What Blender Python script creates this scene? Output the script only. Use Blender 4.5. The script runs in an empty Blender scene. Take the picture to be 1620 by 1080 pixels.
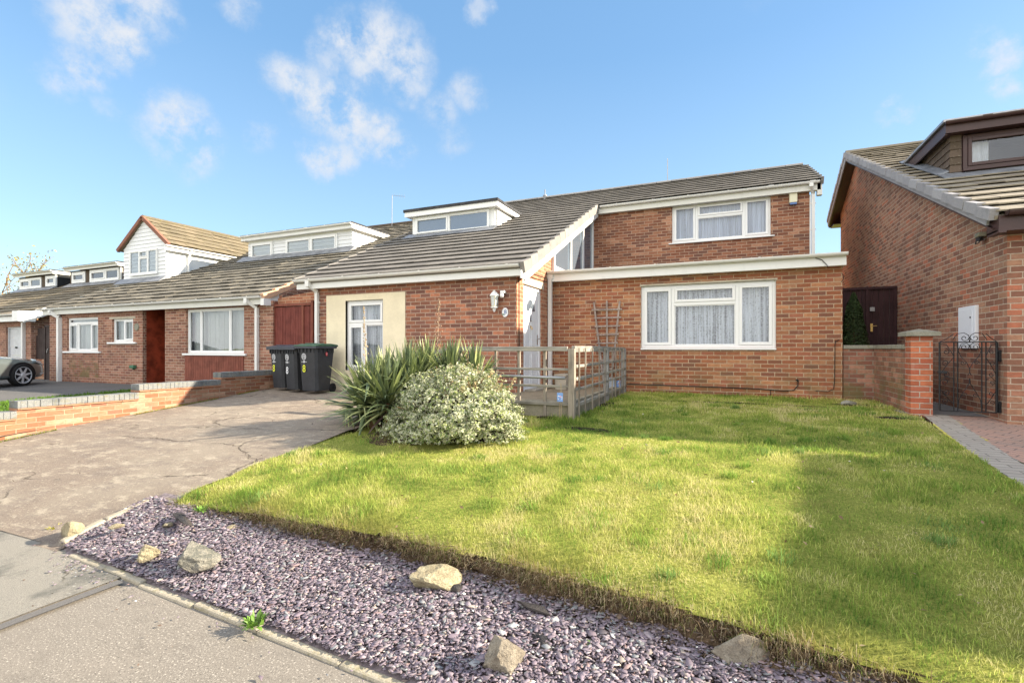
import bpy, bmesh, math, random
import numpy as np
from mathutils import Vector, Matrix
random.seed(7); rng = np.random.default_rng(11)
R = math.radians
C = bpy.context.scene.collection
scene = bpy.context.scene
# ------------------------------------------------------------------ camera
F_PX, HOR, HC, YAW = 780.0, 551.0, 1.48, R(23.55)      # focal length (for a 1620 px wide picture), horizon row, eye height, yaw
cam_d = bpy.data.cameras.new('Camera'); cam = bpy.data.objects.new('Camera', cam_d); C.objects.link(cam)
cam_d.sensor_width = 36; cam_d.lens = F_PX/1620*36; cam_d.shift_y = (HOR-540)/1620
cam_d.clip_start = .05; cam_d.clip_end = 3000
cam.location = (0, 0, HC); cam.rotation_euler = (R(90), 0, YAW)
scene.camera = cam
# ------------------------------------------------------------------ light
SUN = Vector((2.0, .76, 1.0)).normalized()
sd = bpy.data.lights.new('Sun', 'SUN'); sun = bpy.data.objects.new('Sun', sd); C.objects.link(sun)
sd.energy = 3.9; sd.angle = R(.9); sd.color = (1, .88, .70)
sun.rotation_euler = SUN.to_track_quat('Z', 'Y').to_euler(); sun.location = (20, 8, 12)
scene.view_settings.view_transform = 'Standard'; scene.view_settings.look = 'None'
scene.view_settings.exposure = 1.96; scene.view_settings.gamma = 1
scene.render.resolution_x = 1024; scene.render.resolution_y = 682
CA, SA = math.cos(YAW), math.sin(YAW)
def dirn(u, v):
    t = (u-810)/F_PX
    return (-SA+CA*t, CA+SA*t, (HOR-v)/F_PX)
def at_y(u, v, Y):                       # photo point lying on the plane y = Y
    d = dirn(u, v); k = Y/d[1]; return (d[0]*k, Y, HC+d[2]*k)
def at_x(u, v, X):
    d = dirn(u, v); k = X/d[0]; return (X, d[1]*k, HC+d[2]*k)
def at_z(u, v, Z):
    d = dirn(u, v); k = (Z-HC)/d[2]; return (d[0]*k, d[1]*k, Z)
# world: Nishita sky with a few thin fair-weather clouds
w = bpy.data.worlds.new('World'); scene.world = w; w.use_nodes = True
nt = w.node_tree; N = nt.nodes; L = nt.links; N.clear()
out = N.new('ShaderNodeOutputWorld'); bg = N.new('ShaderNodeBackground'); L.new(bg.outputs[0], out.inputs[0])
sky = N.new('ShaderNodeTexSky'); sky.sky_type = 'NISHITA'; sky.sun_disc = False
sky.sun_elevation = math.asin(SUN.z); sky.sun_rotation = math.atan2(SUN.x, SUN.y)
sky.air_density = 1.0; sky.dust_density = .6; sky.ozone_density = 2.5; sky.altitude = 50
bg.inputs[1].default_value = .15
tc = N.new('ShaderNodeTexCoord')
def wn(kind, **kw):
    n = N.new(kind)
    for k, v in kw.items(): setattr(n, k, v)
    return n
warp = wn('ShaderNodeTexNoise'); warp.inputs['Scale'].default_value = 5; warp.inputs['Detail'].default_value = 8; warp.inputs['Roughness'].default_value = .68
L.new(tc.outputs['Generated'], warp.inputs['Vector'])
wsub = wn('ShaderNodeVectorMath', operation='SUBTRACT'); L.new(warp.outputs['Color'], wsub.inputs[0]); wsub.inputs[1].default_value = (.5, .5, .5)
wsc = wn('ShaderNodeVectorMath', operation='SCALE'); L.new(wsub.outputs[0], wsc.inputs[0]); wsc.inputs['Scale'].default_value = .13
wadd = wn('ShaderNodeVectorMath', operation='ADD'); L.new(tc.outputs['Generated'], wadd.inputs[0]); L.new(wsc.outputs[0], wadd.inputs[1])
wnm = wn('ShaderNodeVectorMath', operation='NORMALIZE'); L.new(wadd.outputs[0], wnm.inputs[0])
tot = None
for (u, v, r, a) in [(120, 30, 48, .8), (165, 48, 42, .8), (200, 72, 34, .85), (232, 30, 40, .8), (262, 50, 26, .5), (128, 108, 30, .8), (90, 128, 26, .6), (255, 205, 36, .85), (300, 225, 42, .85), (240, 222, 30, .6), (275, 262, 22, .35),
                     (555, 50, 34, .85), (590, 70, 42, .85), (640, 92, 40, .8), (655, 128, 26, .6), (520, 85, 26, .5), (460, 125, 32, .8), (500, 145, 44, .85), (550, 170, 46, .85), (600, 190, 28, .8), (575, 210, 26, .7), (505, 248, 28, .75), (545, 240, 28, .7), (625, 228, 24, .7),
                     (740, 140, 26, .55), (755, 160, 22, .5), (700, 175, 28, .5), (720, 225, 22, .35), (385, 12, 26, .5), (765, 5, 18, .5), (1560, 75, 24, .7), (1572, 105, 22, .7), (1585, 150, 20, .7), (1432, 188, 16, .6), (1405, 200, 14, .35), (415, 212, 18, .35), (168, 165, 16, .3), (1250, -160, 90, .6), (-250, 80, 120, .8),
                     (1900, 60, 120, .8), (-200, 330, 60, .7)]:
    c = Vector(dirn(u, v)).normalized(); rr = r/F_PX*Vector((0, 0, 1)).length*(1/Vector(dirn(u, v)).length)
    d = wn('ShaderNodeVectorMath', operation='DISTANCE'); L.new(wnm.outputs[0], d.inputs[0]); d.inputs[1].default_value = c
    m = wn('ShaderNodeMapRange', interpolation_type='SMOOTHSTEP'); L.new(d.outputs['Value'], m.inputs[0])
    m.inputs[1].default_value = rr*1.55; m.inputs[2].default_value = rr*.3; m.inputs[3].default_value = 0; m.inputs[4].default_value = min(1, a*1.12)
    if tot is None: tot = m.outputs[0]
    else:
        s = wn('ShaderNodeMath', operation='MAXIMUM'); L.new(tot, s.inputs[0]); L.new(m.outputs[0], s.inputs[1]); tot = s.outputs[0]
wisp = wn('ShaderNodeTexNoise'); wisp.inputs['Scale'].default_value = 14; wisp.inputs['Detail'].default_value = 10; wisp.inputs['Roughness'].default_value = .66
L.new(tc.outputs['Generated'], wisp.inputs['Vector'])
wm = wn('ShaderNodeMapRange', interpolation_type='SMOOTHSTEP'); L.new(wisp.outputs['Fac'], wm.inputs[0]); wm.inputs[1].default_value = .34; wm.inputs[2].default_value = .62
mul = wn('ShaderNodeMath', operation='MULTIPLY'); L.new(tot, mul.inputs[0]); L.new(wm.outputs[0], mul.inputs[1])
sep = wn('ShaderNodeSeparateXYZ'); L.new(tc.outputs['Generated'], sep.inputs[0])
grd = wn('ShaderNodeValToRGB'); L.new(sep.outputs['Z'], grd.inputs[0]); ge = grd.color_ramp; ge.elements.new(.22); ge.elements.new(.5)
for e_, (p_, c_) in zip(ge.elements, [(.0, (.98, 1.33, 1.56, 1)), (.2, (.66, 1.06, 1.44, 1)), (.5, (.34, .72, 1.22, 1)), (1., (.22, .53, 1.05, 1))]): e_.position = p_; e_.color = c_
hs = wn('ShaderNodeMix', data_type='RGBA'); hs.inputs['Factor'].default_value = .82; L.new(sky.outputs[0], hs.inputs['A']); L.new(grd.outputs[0], hs.inputs['B'])
mx = wn('ShaderNodeMix', data_type='RGBA'); L.new(mul.outputs[0], mx.inputs['Factor']); L.new(hs.outputs['Result'], mx.inputs['A']); mx.inputs['B'].default_value = (1.42, 1.48, 1.58, 1)
# bright cloud bank added behind the camera as neutral fill for the shaded fronts
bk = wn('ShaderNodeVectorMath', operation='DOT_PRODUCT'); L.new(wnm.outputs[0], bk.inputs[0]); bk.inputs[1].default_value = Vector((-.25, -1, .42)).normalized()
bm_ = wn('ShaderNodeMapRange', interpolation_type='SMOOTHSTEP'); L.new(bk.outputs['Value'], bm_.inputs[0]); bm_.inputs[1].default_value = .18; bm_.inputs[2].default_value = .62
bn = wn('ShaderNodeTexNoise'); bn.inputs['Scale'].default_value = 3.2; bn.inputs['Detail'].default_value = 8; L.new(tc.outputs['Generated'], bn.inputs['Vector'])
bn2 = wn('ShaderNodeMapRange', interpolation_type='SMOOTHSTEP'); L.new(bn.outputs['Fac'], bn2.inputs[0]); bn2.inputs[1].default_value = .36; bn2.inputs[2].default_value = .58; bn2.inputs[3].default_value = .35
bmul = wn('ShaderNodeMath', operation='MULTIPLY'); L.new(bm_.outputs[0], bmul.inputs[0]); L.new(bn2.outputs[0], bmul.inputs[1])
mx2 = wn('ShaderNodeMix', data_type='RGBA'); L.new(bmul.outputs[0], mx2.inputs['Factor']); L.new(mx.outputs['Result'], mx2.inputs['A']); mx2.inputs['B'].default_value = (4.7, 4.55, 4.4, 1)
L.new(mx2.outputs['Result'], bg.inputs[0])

# ------------------------------------------------------------------ noise helper
def vnoise(x, y, s=1.0, seed=0):
    x = np.asarray(x, float)*s; y = np.asarray(y, float)*s
    xi = np.floor(x).astype(np.int64); yi = np.floor(y).astype(np.int64); fx = x-xi; fy = y-yi
    fx = fx*fx*(3-2*fx); fy = fy*fy*(3-2*fy)
    def h(a, b):
        n = (a*374761393 + b*668265263 + seed*1442695041) & 0x7fffffff
        n = ((n ^ (n >> 13))*1274126177) & 0x7fffffff
        return ((n ^ (n >> 16)) & 0xffff)/65535.0
    return (h(xi, yi)*(1-fx)+h(xi+1, yi)*fx)*(1-fy)+(h(xi, yi+1)*(1-fx)+h(xi+1, yi+1)*fx)*fy
def fbm(x, y, s=1.0, seed=0, o=4):
    t = 0; a = .5; k = 0
    for i in range(o): t = t+a*vnoise(x, y, s*2**i, seed+i*17); k += a; a *= .5
    return t/k
# ------------------------------------------------------------------ materials
MT = {}
class NT:
    def __init__(s, name):
        m = bpy.data.materials.new(name); m.use_nodes = True; s.m = m; s.t = m.node_tree; s.n = s.t.nodes; s.l = s.t.links
        s.b = s.n['Principled BSDF']; s.o = s.n['Material Output']; MT[name] = m
    def N(s, k, **kw):
        n = s.n.new(k)
        for a, v in kw.items(): setattr(n, a, v)
        return n
    def lk(s, a, b): s.l.new(a, b)
    def val(s, sock, v):
        if isinstance(v, (int, float, tuple)): sock.default_value = v
        else: s.lk(v, sock)
    def math(s, op, a, b=None, c=None, clamp=False):
        n = s.N('ShaderNodeMath', operation=op); n.use_clamp = clamp; s.val(n.inputs[0], a)
        if b is not None: s.val(n.inputs[1], b)
        if c is not None: s.val(n.inputs[2], c)
        return n.outputs[0]
    def uv(s): return s.N('ShaderNodeUVMap').outputs[0]
    def obj(s): return s.N('ShaderNodeTexCoord').outputs['Object']
    def noise(s, vec, scale, detail=4, rough=.55, out='Fac', dist=0):
        n = s.N('ShaderNodeTexNoise'); s.lk(vec, n.inputs['Vector']); n.inputs['Scale'].default_value = scale
        n.inputs['Detail'].default_value = detail; n.inputs['Roughness'].default_value = rough; n.inputs['Distortion'].default_value = dist
        return n.outputs[out]
    def scalev(s, vec, sc):
        n = s.N('ShaderNodeVectorMath', operation='MULTIPLY'); s.lk(vec, n.inputs[0]); n.inputs[1].default_value = sc; return n.outputs[0]
    def rampc(s, fac, stops, interp='LINEAR'):
        n = s.N('ShaderNodeValToRGB'); s.lk(fac, n.inputs[0]); e = n.color_ramp; e.interpolation = interp
        while len(e.elements) < len(stops): e.elements.new(.5)
        for i, (p, c) in enumerate(stops): e.elements[i].position = p; e.elements[i].color = (*c, 1)
        return n.outputs[0]
    def mr(s, f, a, b, c=0, d=1, smooth=True):
        n = s.N('ShaderNodeMapRange'); n.interpolation_type = 'SMOOTHSTEP' if smooth else 'LINEAR'; s.lk(f, n.inputs[0])
        for i, v in enumerate((a, b, c, d)): n.inputs[i+1].default_value = v
        return n.outputs[0]
    def mix(s, f, a, b, mode='MIX'):
        n = s.N('ShaderNodeMix', data_type='RGBA', blend_type=mode); s.val(n.inputs['Factor'], f)
        for k, v in (('A', a), ('B', b)):
            if isinstance(v, tuple): n.inputs[k].default_value = (*v, 1)
            else: s.lk(v, n.inputs[k])
        return n.outputs['Result']
    def bump(s, h, st=.4, d=.01, prev=None):
        n = s.N('ShaderNodeBump'); s.lk(h, n.inputs['Height']); n.inputs['Strength'].default_value = st; n.inputs['Distance'].default_value = d
        if prev is not None: s.lk(prev, n.inputs['Normal'])
        return n.outputs[0]
    def fin(s, col, rough=.8, normal=None, spec=.3, metal=0):
        if isinstance(col, tuple): s.b.inputs['Base Color'].default_value = (*col, 1)
        else: s.lk(col, s.b.inputs['Base Color'])
        s.val(s.b.inputs['Roughness'], rough); s.b.inputs['Specular IOR Level'].default_value = spec; s.b.inputs['Metallic'].default_value = metal
        if normal is not None: s.lk(normal, s.b.inputs['Normal'])
        return s.m

def plain(name, col, rough=.6, spec=.3, metal=0, var=.12, vs=6, bs=0):
    t = NT(name); o = t.obj(); n = t.noise(o, vs, 5); n2 = t.noise(o, vs*9, 3)
    f = t.math('ADD', t.math('MULTIPLY', n, .7), t.math('MULTIPLY', n2, .3))
    c0 = tuple(x*(1-var*1.6) for x in col); c1 = tuple(min(1, x*(1+var)) for x in col)
    c = t.mix(t.mr(f, .3, .7), c0, c1)
    return t.fin(c, rough, t.bump(n2, bs, .004) if bs else None, spec, metal)

def brick(name, tones, mortar, stain=.25, warm=1.0, seed=0.0, moss=0.0, mort_w=.010):
    t = NT(name); uv = t.uv()
    nz = t.noise(uv, 9, 3, .5, 'Color'); s0 = t.N('ShaderNodeVectorMath', operation='SUBTRACT'); t.lk(nz, s0.inputs[0]); s0.inputs[1].default_value = (.5, .5, .5)
    s1 = t.scalev(s0.outputs[0], (.006, .004, 0)); nf = t.noise(uv, 70, 2, .5, 'Color')
    s2 = t.N('ShaderNodeVectorMath', operation='SUBTRACT'); t.lk(nf, s2.inputs[0]); s2.inputs[1].default_value = (.5, .5, .5); s3 = t.scalev(s2.outputs[0], (.005, .005, 0))
    a = t.N('ShaderNodeVectorMath', operation='ADD'); t.lk(uv, a.inputs[0]); t.lk(s1, a.inputs[1])
    b = t.N('ShaderNodeVectorMath', operation='ADD'); t.lk(a.outputs[0], b.inputs[0]); t.lk(s3, b.inputs[1])
    sp = t.N('ShaderNodeSeparateXYZ'); t.lk(b.outputs[0], sp.inputs[0])
    rowf = t.math('DIVIDE', sp.outputs[1], .075); row = t.math('FLOOR', rowf)
    odd = t.math('FLOORED_MODULO', row, 2.0)
    colf = t.math('ADD', t.math('DIVIDE', sp.outputs[0], .225), t.math('MULTIPLY', odd, .5)); col = t.math('FLOOR', colf)
    fx = t.math('MULTIPLY', t.math('SUBTRACT', colf, col), .225); fy = t.math('MULTIPLY', t.math('SUBTRACT', rowf, row), .075)
    ex = t.math('MINIMUM', fx, t.math('SUBTRACT', .225, fx)); ey = t.math('MINIMUM', fy, t.math('SUBTRACT', .075, fy))
    e = t.math('MINIMUM', ex, ey); face = t.mr(e, mort_w*.42, mort_w*.78)          # 1 on brick
    cv = t.N('ShaderNodeCombineXYZ'); t.lk(col, cv.inputs[0]); t.lk(row, cv.inputs[1]); cv.inputs[2].default_value = seed
    wnz = t.N('ShaderNodeTexWhiteNoise'); wnz.noise_dimensions = '3D'; t.lk(cv.outputs[0], wnz.inputs['Vector'])
    bc = t.rampc(wnz.outputs['Value'], [(i/(len(tones)), c) for i, c in enumerate(tones)], 'CONSTANT')
    fine = t.noise(uv, 110, 4, .7); mid = t.noise(t.scalev(uv, (1, 2.2, 1)), 14, 4, .6)
    bc = t.mix(t.mr(mid, .35, .75, 0, .55), bc, tuple(x*.62 for x in tones[0]))
    bc = t.mix(t.mr(fine, .52, .8, 0, .4), bc, tuple(min(1, x*1.5+.05) for x in tones[0]))
    wide = t.N('ShaderNodeTexWhiteNoise'); wide.noise_dimensions = '3D'; t.lk(cv.outputs[0], wide.inputs['Vector'])
    hv = t.N('ShaderNodeHueSaturation'); t.lk(bc, hv.inputs['Color']); t.lk(t.mr(wnz.outputs['Value'], 0, 1, .8, 1.15, False), hv.inputs['Value'])
    mc = t.mix(t.mr(t.noise(uv, 26, 4), .3, .7), tuple(x*.75 for x in mortar), mortar)
    c = t.mix(face, mc, hv.outputs[0])
    big = t.noise(uv, 1.3, 5, .6); st = t.mr(big, .45, .72, 0, stain)
    c = t.mix(st, c, (.13, .09, .065))
    eff = t.mr(t.noise(t.scalev(uv, (1, .6, 1)), 3.1, 6, .7), .60, .78, 0, .45); c = t.mix(eff, c, (.60, .48, .37))
    dk = t.noise(t.scalev(uv, (1.6, .35, 1)), 2.1, 5, .6); c = t.mix(t.mr(dk, .55, .75, 0, .3), c, (.10, .07, .055)); run = t.noise(uv, 6, 5, .7); c = t.mix(t.mr(run, .62, .74, 0, .25), c, (.50, .36, .26))
    if moss:
        g = t.N('ShaderNodeSeparateXYZ'); t.lk(uv, g.inputs[0])
        mm = t.math('MULTIPLY', t.mr(g.outputs[1], .62, 1.5, 1, 0), t.mr(t.noise(uv, 3.5, 5), .38, .62, 0, moss)); c = t.mix(mm, c, (.14, .13, .05))
    h = t.math('ADD', t.math('MULTIPLY', face, .7), t.math('MULTIPLY', fine, .3))
    return t.fin(c, .88, t.bump(h, .75, .006), .2)

RED = [(.30, .10, .055), (.36, .135, .075), (.26, .085, .05), (.33, .115, .06), (.20, .07, .05), (.40, .16, .085), (.29, .11, .07), (.15, .062, .052), (.34, .14, .09)]
brick('brick_front', [(0.310, 0.129, 0.082), (0.350, 0.151, 0.092), (0.260, 0.110, 0.075), (0.380, 0.168, 0.100), (0.210, 0.095, 0.070), (0.320, 0.129, 0.080), (0.160, 0.078, 0.062), (0.280, 0.118, 0.075), (0.460, 0.185, 0.105), (0.190, 0.090, 0.068)], (.50, .37, .28), .25, seed=1)
brick('brick_ext', [(0.370, 0.137, 0.070), (0.420, 0.165, 0.085), (0.310, 0.114, 0.065), (0.400, 0.177, 0.090), (0.340, 0.120, 0.065), (0.220, 0.091, 0.058), (0.460, 0.217, 0.110), (0.330, 0.125, 0.075), (0.170, 0.080, 0.055), (0.360, 0.182, 0.100)], (.54, .40, .27), .22, seed=2, moss=.4)
brick('brick_upper', [(0.286, 0.110, 0.063), (0.339, 0.133, 0.074), (0.233, 0.093, 0.058), (0.371, 0.168, 0.095), (0.180, 0.079, 0.055), (0.307, 0.133, 0.079), (0.148, 0.070, 0.053), (0.424, 0.220, 0.137)], (.48, .34, .24), .35, seed=3)
brick('brick_side', [(0.398, 0.166, 0.094), (0.464, 0.210, 0.116), (0.365, 0.144, 0.083), (0.486, 0.232, 0.133), (0.332, 0.133, 0.077)], (.56, .40, .27), .1, seed=4)
brick('brick_left', [(.30, .145, .095), (.36, .18, .12), (.24, .11, .08), (.33, .16, .105), (.19, .085, .065), (.38, .20, .14), (.27, .115, .08)], (.52, .39, .29), .25, seed=5)
brick('brick_right', [(0.346, 0.162, 0.105), (0.400, 0.190, 0.121), (0.259, 0.123, 0.084), (0.432, 0.235, 0.147), (0.205, 0.101, 0.074), (0.378, 0.185, 0.121), (0.335, 0.190, 0.126), (0.410, 0.146, 0.084)], (.52, .41, .31), .35, seed=6)
brick('brick_low', [(0.318, 0.133, 0.075), (0.371, 0.168, 0.102), (0.292, 0.111, 0.062), (0.398, 0.194, 0.124), (0.336, 0.146, 0.084), (0.220, 0.100, 0.070), (0.400, 0.240, 0.160)], (.38, .28, .19), .30, seed=7, moss=.15)
brick('brick_pier', [(0.494, 0.150, 0.078), (0.572, 0.182, 0.091), (0.429, 0.117, 0.065), (0.520, 0.169, 0.085), (0.364, 0.117, 0.072)], (.5, .42, .34), .18, seed=8)
brick('brick_stained', [(0.312, 0.130, 0.091), (0.390, 0.169, 0.117), (0.260, 0.117, 0.085), (0.351, 0.150, 0.098), (0.416, 0.208, 0.143)], (.34, .29, .22), .45, seed=9, moss=.7)

def tiles(name, c0, c1, c2, moss, mossc=(.16, .15, .045), seed=0):
    t = NT(name); at = t.N('ShaderNodeAttribute', attribute_name='rnd'); o = t.obj()
    base = t.rampc(at.outputs['Fac'], [(0, c0), (.5, c1), (1, c2)])
    n = t.noise(o, 60, 4, .7); n2 = t.noise(t.scalev(o, (1, 1, 1)), 5, 6, .7)
    c = t.mix(t.mr(n, .3, .75, 0, .45), base, tuple(x*.55 for x in c1))
    c = t.mix(t.mr(n2, .5, .72, 0, .5), c, tuple(x*.6 for x in c0))
    if moss:
        m = t.noise(o, 13, 6, .75); c = t.mix(t.mr(m, .62-.2*moss, .8-.15*moss, 0, .95), c, mossc)
        li = t.noise(o, 34, 4, .6); c = t.mix(t.mr(li, .60, .72, 0, .6), c, (.46, .44, .34))
    return t.fin(c, .9, t.bump(n, .4, .004), .15)
tiles('tile_main', (.175, .16, .142), (.205, .188, .167), (.24, .22, .195), 0)
plain('slate_base', (.20, .165, .17), .9, .2, 0, .4, 30)
plain('stalk', (.34, .24, .17), .9, .1, 0, .3)
tiles('tile_left', (.145, .13, .105), (.18, .162, .13), (.22, .20, .165), .32)
tiles('tile_far', (.17, .14, .10), (.22, .185, .13), (.27, .22, .16), .35)
tiles('tile_gable', (.15, .125, .085), (.19, .155, .105), (.23, .185, .125), .5, (.17, .16, .05))
tiles('tile_right', (.25, .215, .17), (.30, .26, .20), (.36, .31, .24), .22, (.30, .28, .18))
tiles('tile_hung', (.10, .075, .055), (.12, .09, .07), (.15, .11, .085), .12)
tiles('verge_grey', (.25, .235, .22), (.29, .27, .25), (.33, .31, .285), 0)
tiles('verge_blue', (.33, .32, .33), (.38, .37, .38), (.43, .42, .43), 0)
tiles('verge_peach', (.58, .36, .23), (.64, .41, .27), (.70, .46, .31), 0)
tiles('verge_brown', (.22, .10, .07), (.25, .12, .085), (.29, .14, .10), 0)

def upvc(name, col, dirt=.25):
    t = NT(name); o = t.obj(); n = t.noise(t.scalev(o, (1, 1, .5)), 7, 6, .7); n2 = t.noise(o, 40, 4, .7)
    c = t.mix(t.mr(n, .5, .8, 0, dirt), col, tuple(x*.55 for x in col)); c = t.mix(t.mr(n2, .6, .85, 0, dirt*.5), c, (.45, .43, .36))
    return t.fin(c, .42, None, .35)
upvc('upvc', (.80, .80, .79), .10); upvc('fascia_white', (.76, .76, .74), .22); upvc('fascia_aged', (.66, .65, .60), .35); upvc('gutter_white', (.74, .73, .70), .35)
upvc('cladding_white', (.72, .73, .74), .15); upvc('door_white', (.80, .81, .82), .05); upvc('cream_box', (.72, .68, .50), .2); upvc('meter_white', (.74, .76, .80), .1)
plain('cream_render', (.78, .69, .50), .9, .15, 0, .06, 3, .25)
plain('brown_upvc', (.055, .026, .024), .4, .4, 0, .1); plain('brown_gutter', (.06, .035, .032), .35, .5, 0, .15)
plain('felt', (.06, .06, .065), .85, .2, 0, .3, 8, .4); plain('lead', (.22, .23, .25), .5, .4, .2, .25, 4, .2)
plain('black_iron', (.02, .02, .022), .5, .4, .3, .3, 10); plain('cable_black', (.012, .012, .012), .6)
plain('aluminium', (.35, .35, .36), .4, .5, .6); plain('chrome', (.6, .6, .62), .25, .5, 1, .05); plain('brass', (.7, .48, .18), .35, .5, .9, .1)
plain('interior', (.03, .032, .034), .95, .1); plain('blind', (.60, .62, .60), .8, .2, 0, .06, 2)
plain('soil', (.085, .058, .036), 1, .1, 0, .55, 14, 1.0); plain('soil_dark', (.035, .025, .018), 1, .1, 0, .4, 12, .8)
plain('plastic_dark', (.032, .034, .039), .55, .35, 0, .18, 4, .05); plain('lid_dark', (.055, .06, .075), .5, .4, 0, .15, 4); plain('lid_red', (.20, .09, .09), .6, .3, 0, .2, 4)
plain('lid_green', (.07, .15, .09), .5, .4, 0, .2, 4); plain('rubber', (.02, .02, .02), .8, .2)
plain('sticker_yellow', (.72, .74, .05), .5); plain('sticker_white', (.75, .76, .78), .5); plain('sticker_grey', (.50, .51, .53), .6); plain('sticker_red', (.65, .06, .06), .5)
plain('sign_blue', (.22, .38, .75), .4, .4, 0, .2, 60); plain('sign_pink', (.75, .35, .55), .4); plain('green_mark', (.06, .16, .09), .5); plain('number_blue', (.12, .2, .42), .5)
plain('white_plate', (.8, .8, .82), .3, .5, 0, .04)
plain('beige_plastic', (.44, .39, .31), .7, .2, 0, .12, 4); plain('grey_plastic', (.3, .33, .38), .6)
plain('stem_brown', (.22, .13, .07), .9, .1, 0, .3); plain('seed_pale', (.42, .33, .22), .9, .1, 0, .3)
plain('garage_white', (.55, .56, .57), .5, .3, 0, .08); plain('red_paint', (.26, .045, .02), .55, .25, 0, .35, 5, .1)

def wood(name, c0, c1, sc=(1, 1, .06), gs=40, rough=.85):
    t = NT(name); o = t.obj(); g = t.noise(t.scalev(o, sc), gs, 6, .7); n = t.noise(o, 5, 4)
    c = t.mix(t.mr(g, .3, .7), c0, c1); c = t.mix(t.mr(n, .4, .75, 0, .5), c, tuple(x*.55 for x in c0))
    return t.fin(c, rough, t.bump(g, .5, .003), .2)
wood('wood_weathered', (.19, .16, .13), (.38, .33, .27)); wood('wood_grey', (.17, .165, .155), (.34, .33, .31)); wood('wood_rail', (.20, .185, .16), (.40, .37, .32), (.07, .07, 1))
wood('wood_dark', (.040, .018, .020), (.062, .028, .030), rough=.6); wood('wood_red', (.135, .030, .022), (.215, .060, .045), rough=.65)
wood('wood_stain', (.17, .052, .035), (.27, .092, .06), rough=.7); wood('trellis_wood', (.24, .19, .17), (.42, .35, .31)); wood('wood_brown', (.035, .024, .022), (.065, .045, .04), rough=.7)

# glass
t = NT('glass'); t.n.remove(t.b); lw = t.N('ShaderNodeFresnel'); lw.inputs[0].default_value = 1.55
tr = t.N('ShaderNodeBsdfTransparent'); tr.inputs[0].default_value = (.86, .89, .9, 1); gl = t.N('ShaderNodeBsdfGlossy'); gl.inputs['Roughness'].default_value = .01; gl.inputs[0].default_value = (.9, .94, 1, 1)
t.lk(t.bump(t.noise(t.obj(), 1.1, 2), .04, .05), gl.inputs['Normal'])
f2 = t.math('ADD', t.math('MULTIPLY', lw.outputs[0], 1.15), .03, clamp=True); mxs = t.N('ShaderNodeMixShader'); t.lk(f2, mxs.inputs[0]); t.lk(tr.outputs[0], mxs.inputs[1]); t.lk(gl.outputs[0], mxs.inputs[2]); t.lk(mxs.outputs[0], t.o.inputs[0])
# obscured / coated glass that shows mostly sky
t = NT('glass_sky'); t.fin((.16, .20, .25), .12, t.bump(t.noise(t.obj(), 1.3, 2), .05, .05), .9); t.b.inputs['Metallic'].default_value = .35
def lace(name, dens, col=(.86, .88, .95)):
    t = NT(name); uv = t.uv(); n = t.noise(uv, 30, 3, .55); n1 = t.noise(uv, 75, 2, .5)
    fold = t.noise(t.scalev(uv, (1, .03, 1)), 13, 2, .5); fold2 = t.noise(t.scalev(uv, (1, .02, 1)), 38, 1, .5); hem = t.noise(t.scalev(uv, (1, .8, 1)), 5, 3, .5)
    f = t.math('ADD', t.math('MULTIPLY', n, .42), t.math('MULTIPLY', n1, .25)); f = t.math('ADD', f, t.math('MULTIPLY', fold, .55)); f = t.math('ADD', f, t.math('MULTIPLY', fold2, .35)); f = t.math('ADD', f, t.math('MULTIPLY', hem, .2))
    a = t.mr(f, .88-dens*.3, 1.10-dens*.3, .30, 1); c = t.mix(t.mr(t.math('ADD', fold, t.math('MULTIPLY', fold2, .5)), .55, .95), tuple(x*.62 for x in col), col)
    t.fin(c, .9, None, .1); t.lk(a, t.b.inputs['Alpha'])
    return t.m
lace('lace', .50); lace('lace_upper', .95, (.70, .76, .92)); lace('lace_door', .75)
plain('curtain_white', (.72, .74, .80), .9, .1, 0, .08, 8)

# ground materials
t = NT('tarmac_path'); o = t.obj(); n = t.noise(o, 260, 3, .7); n2 = t.noise(o, 1.6, 6, .65); n3 = t.noise(o, 38, 5, .7)
c = t.mix(t.mr(n, .35, .68), (.125, .11, .093), (.29, .26, .22)); c = t.mix(t.mr(n2, .38, .68, 0, .6), c, (.21, .185, .155)); c = t.mix(t.mr(n3, .62, .74, 0, .8), c, (.10, .09, .085)); sp_ = t.noise(o, 95, 2, .5); c = t.mix(t.mr(sp_, .60, .68, 0, .8), c, (.44, .40, .34)); c = t.mix(t.mr(sp_, .30, .39, .75, 0), c, (.075, .07, .062)); wr = t.noise(t.scalev(o, (1, 1.8, 1)), 5, 7, .7); c = t.mix(t.mr(wr, .50, .68, 0, .35), c, (.12, .105, .09)); t.fin(c, .95, t.bump(sp_, .35, .004), .2)
t = NT('old_path'); o = t.obj(); n = t.noise(o, 220, 3, .7); n2 = t.noise(o, 2.3, 7, .7); n3 = t.noise(t.scalev(o, (1, 2.4, 1)), 9, 6, .75)
c = t.mix(t.mr(n, .3, .7), (.15, .14, .12), (.30, .28, .24)); c = t.mix(t.mr(n2, .5, .66, 0, .75), c, (.095, .095, .085)); c = t.mix(t.mr(n3, .62, .72, 0, .8), c, (.47, .45, .40))
v = t.N('ShaderNodeTexVoronoi', feature='DISTANCE_TO_EDGE'); t.lk(t.mix(.12, o, t.noise(o, 6, 4, .6, 'Color')), v.inputs['Vector']); v.inputs['Scale'].default_value = 1.1
ck = t.math('MULTIPLY', t.mr(v.outputs['Distance'], .0, .012, 1, 0), t.mr(t.noise(o, 1.1, 4), .47, .56)); c = t.mix(t.math('MULTIPLY', ck, .8), c, (.06, .055, .04)); t.fin(c, .93, t.bump(n, .7, .006), .2)
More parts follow.
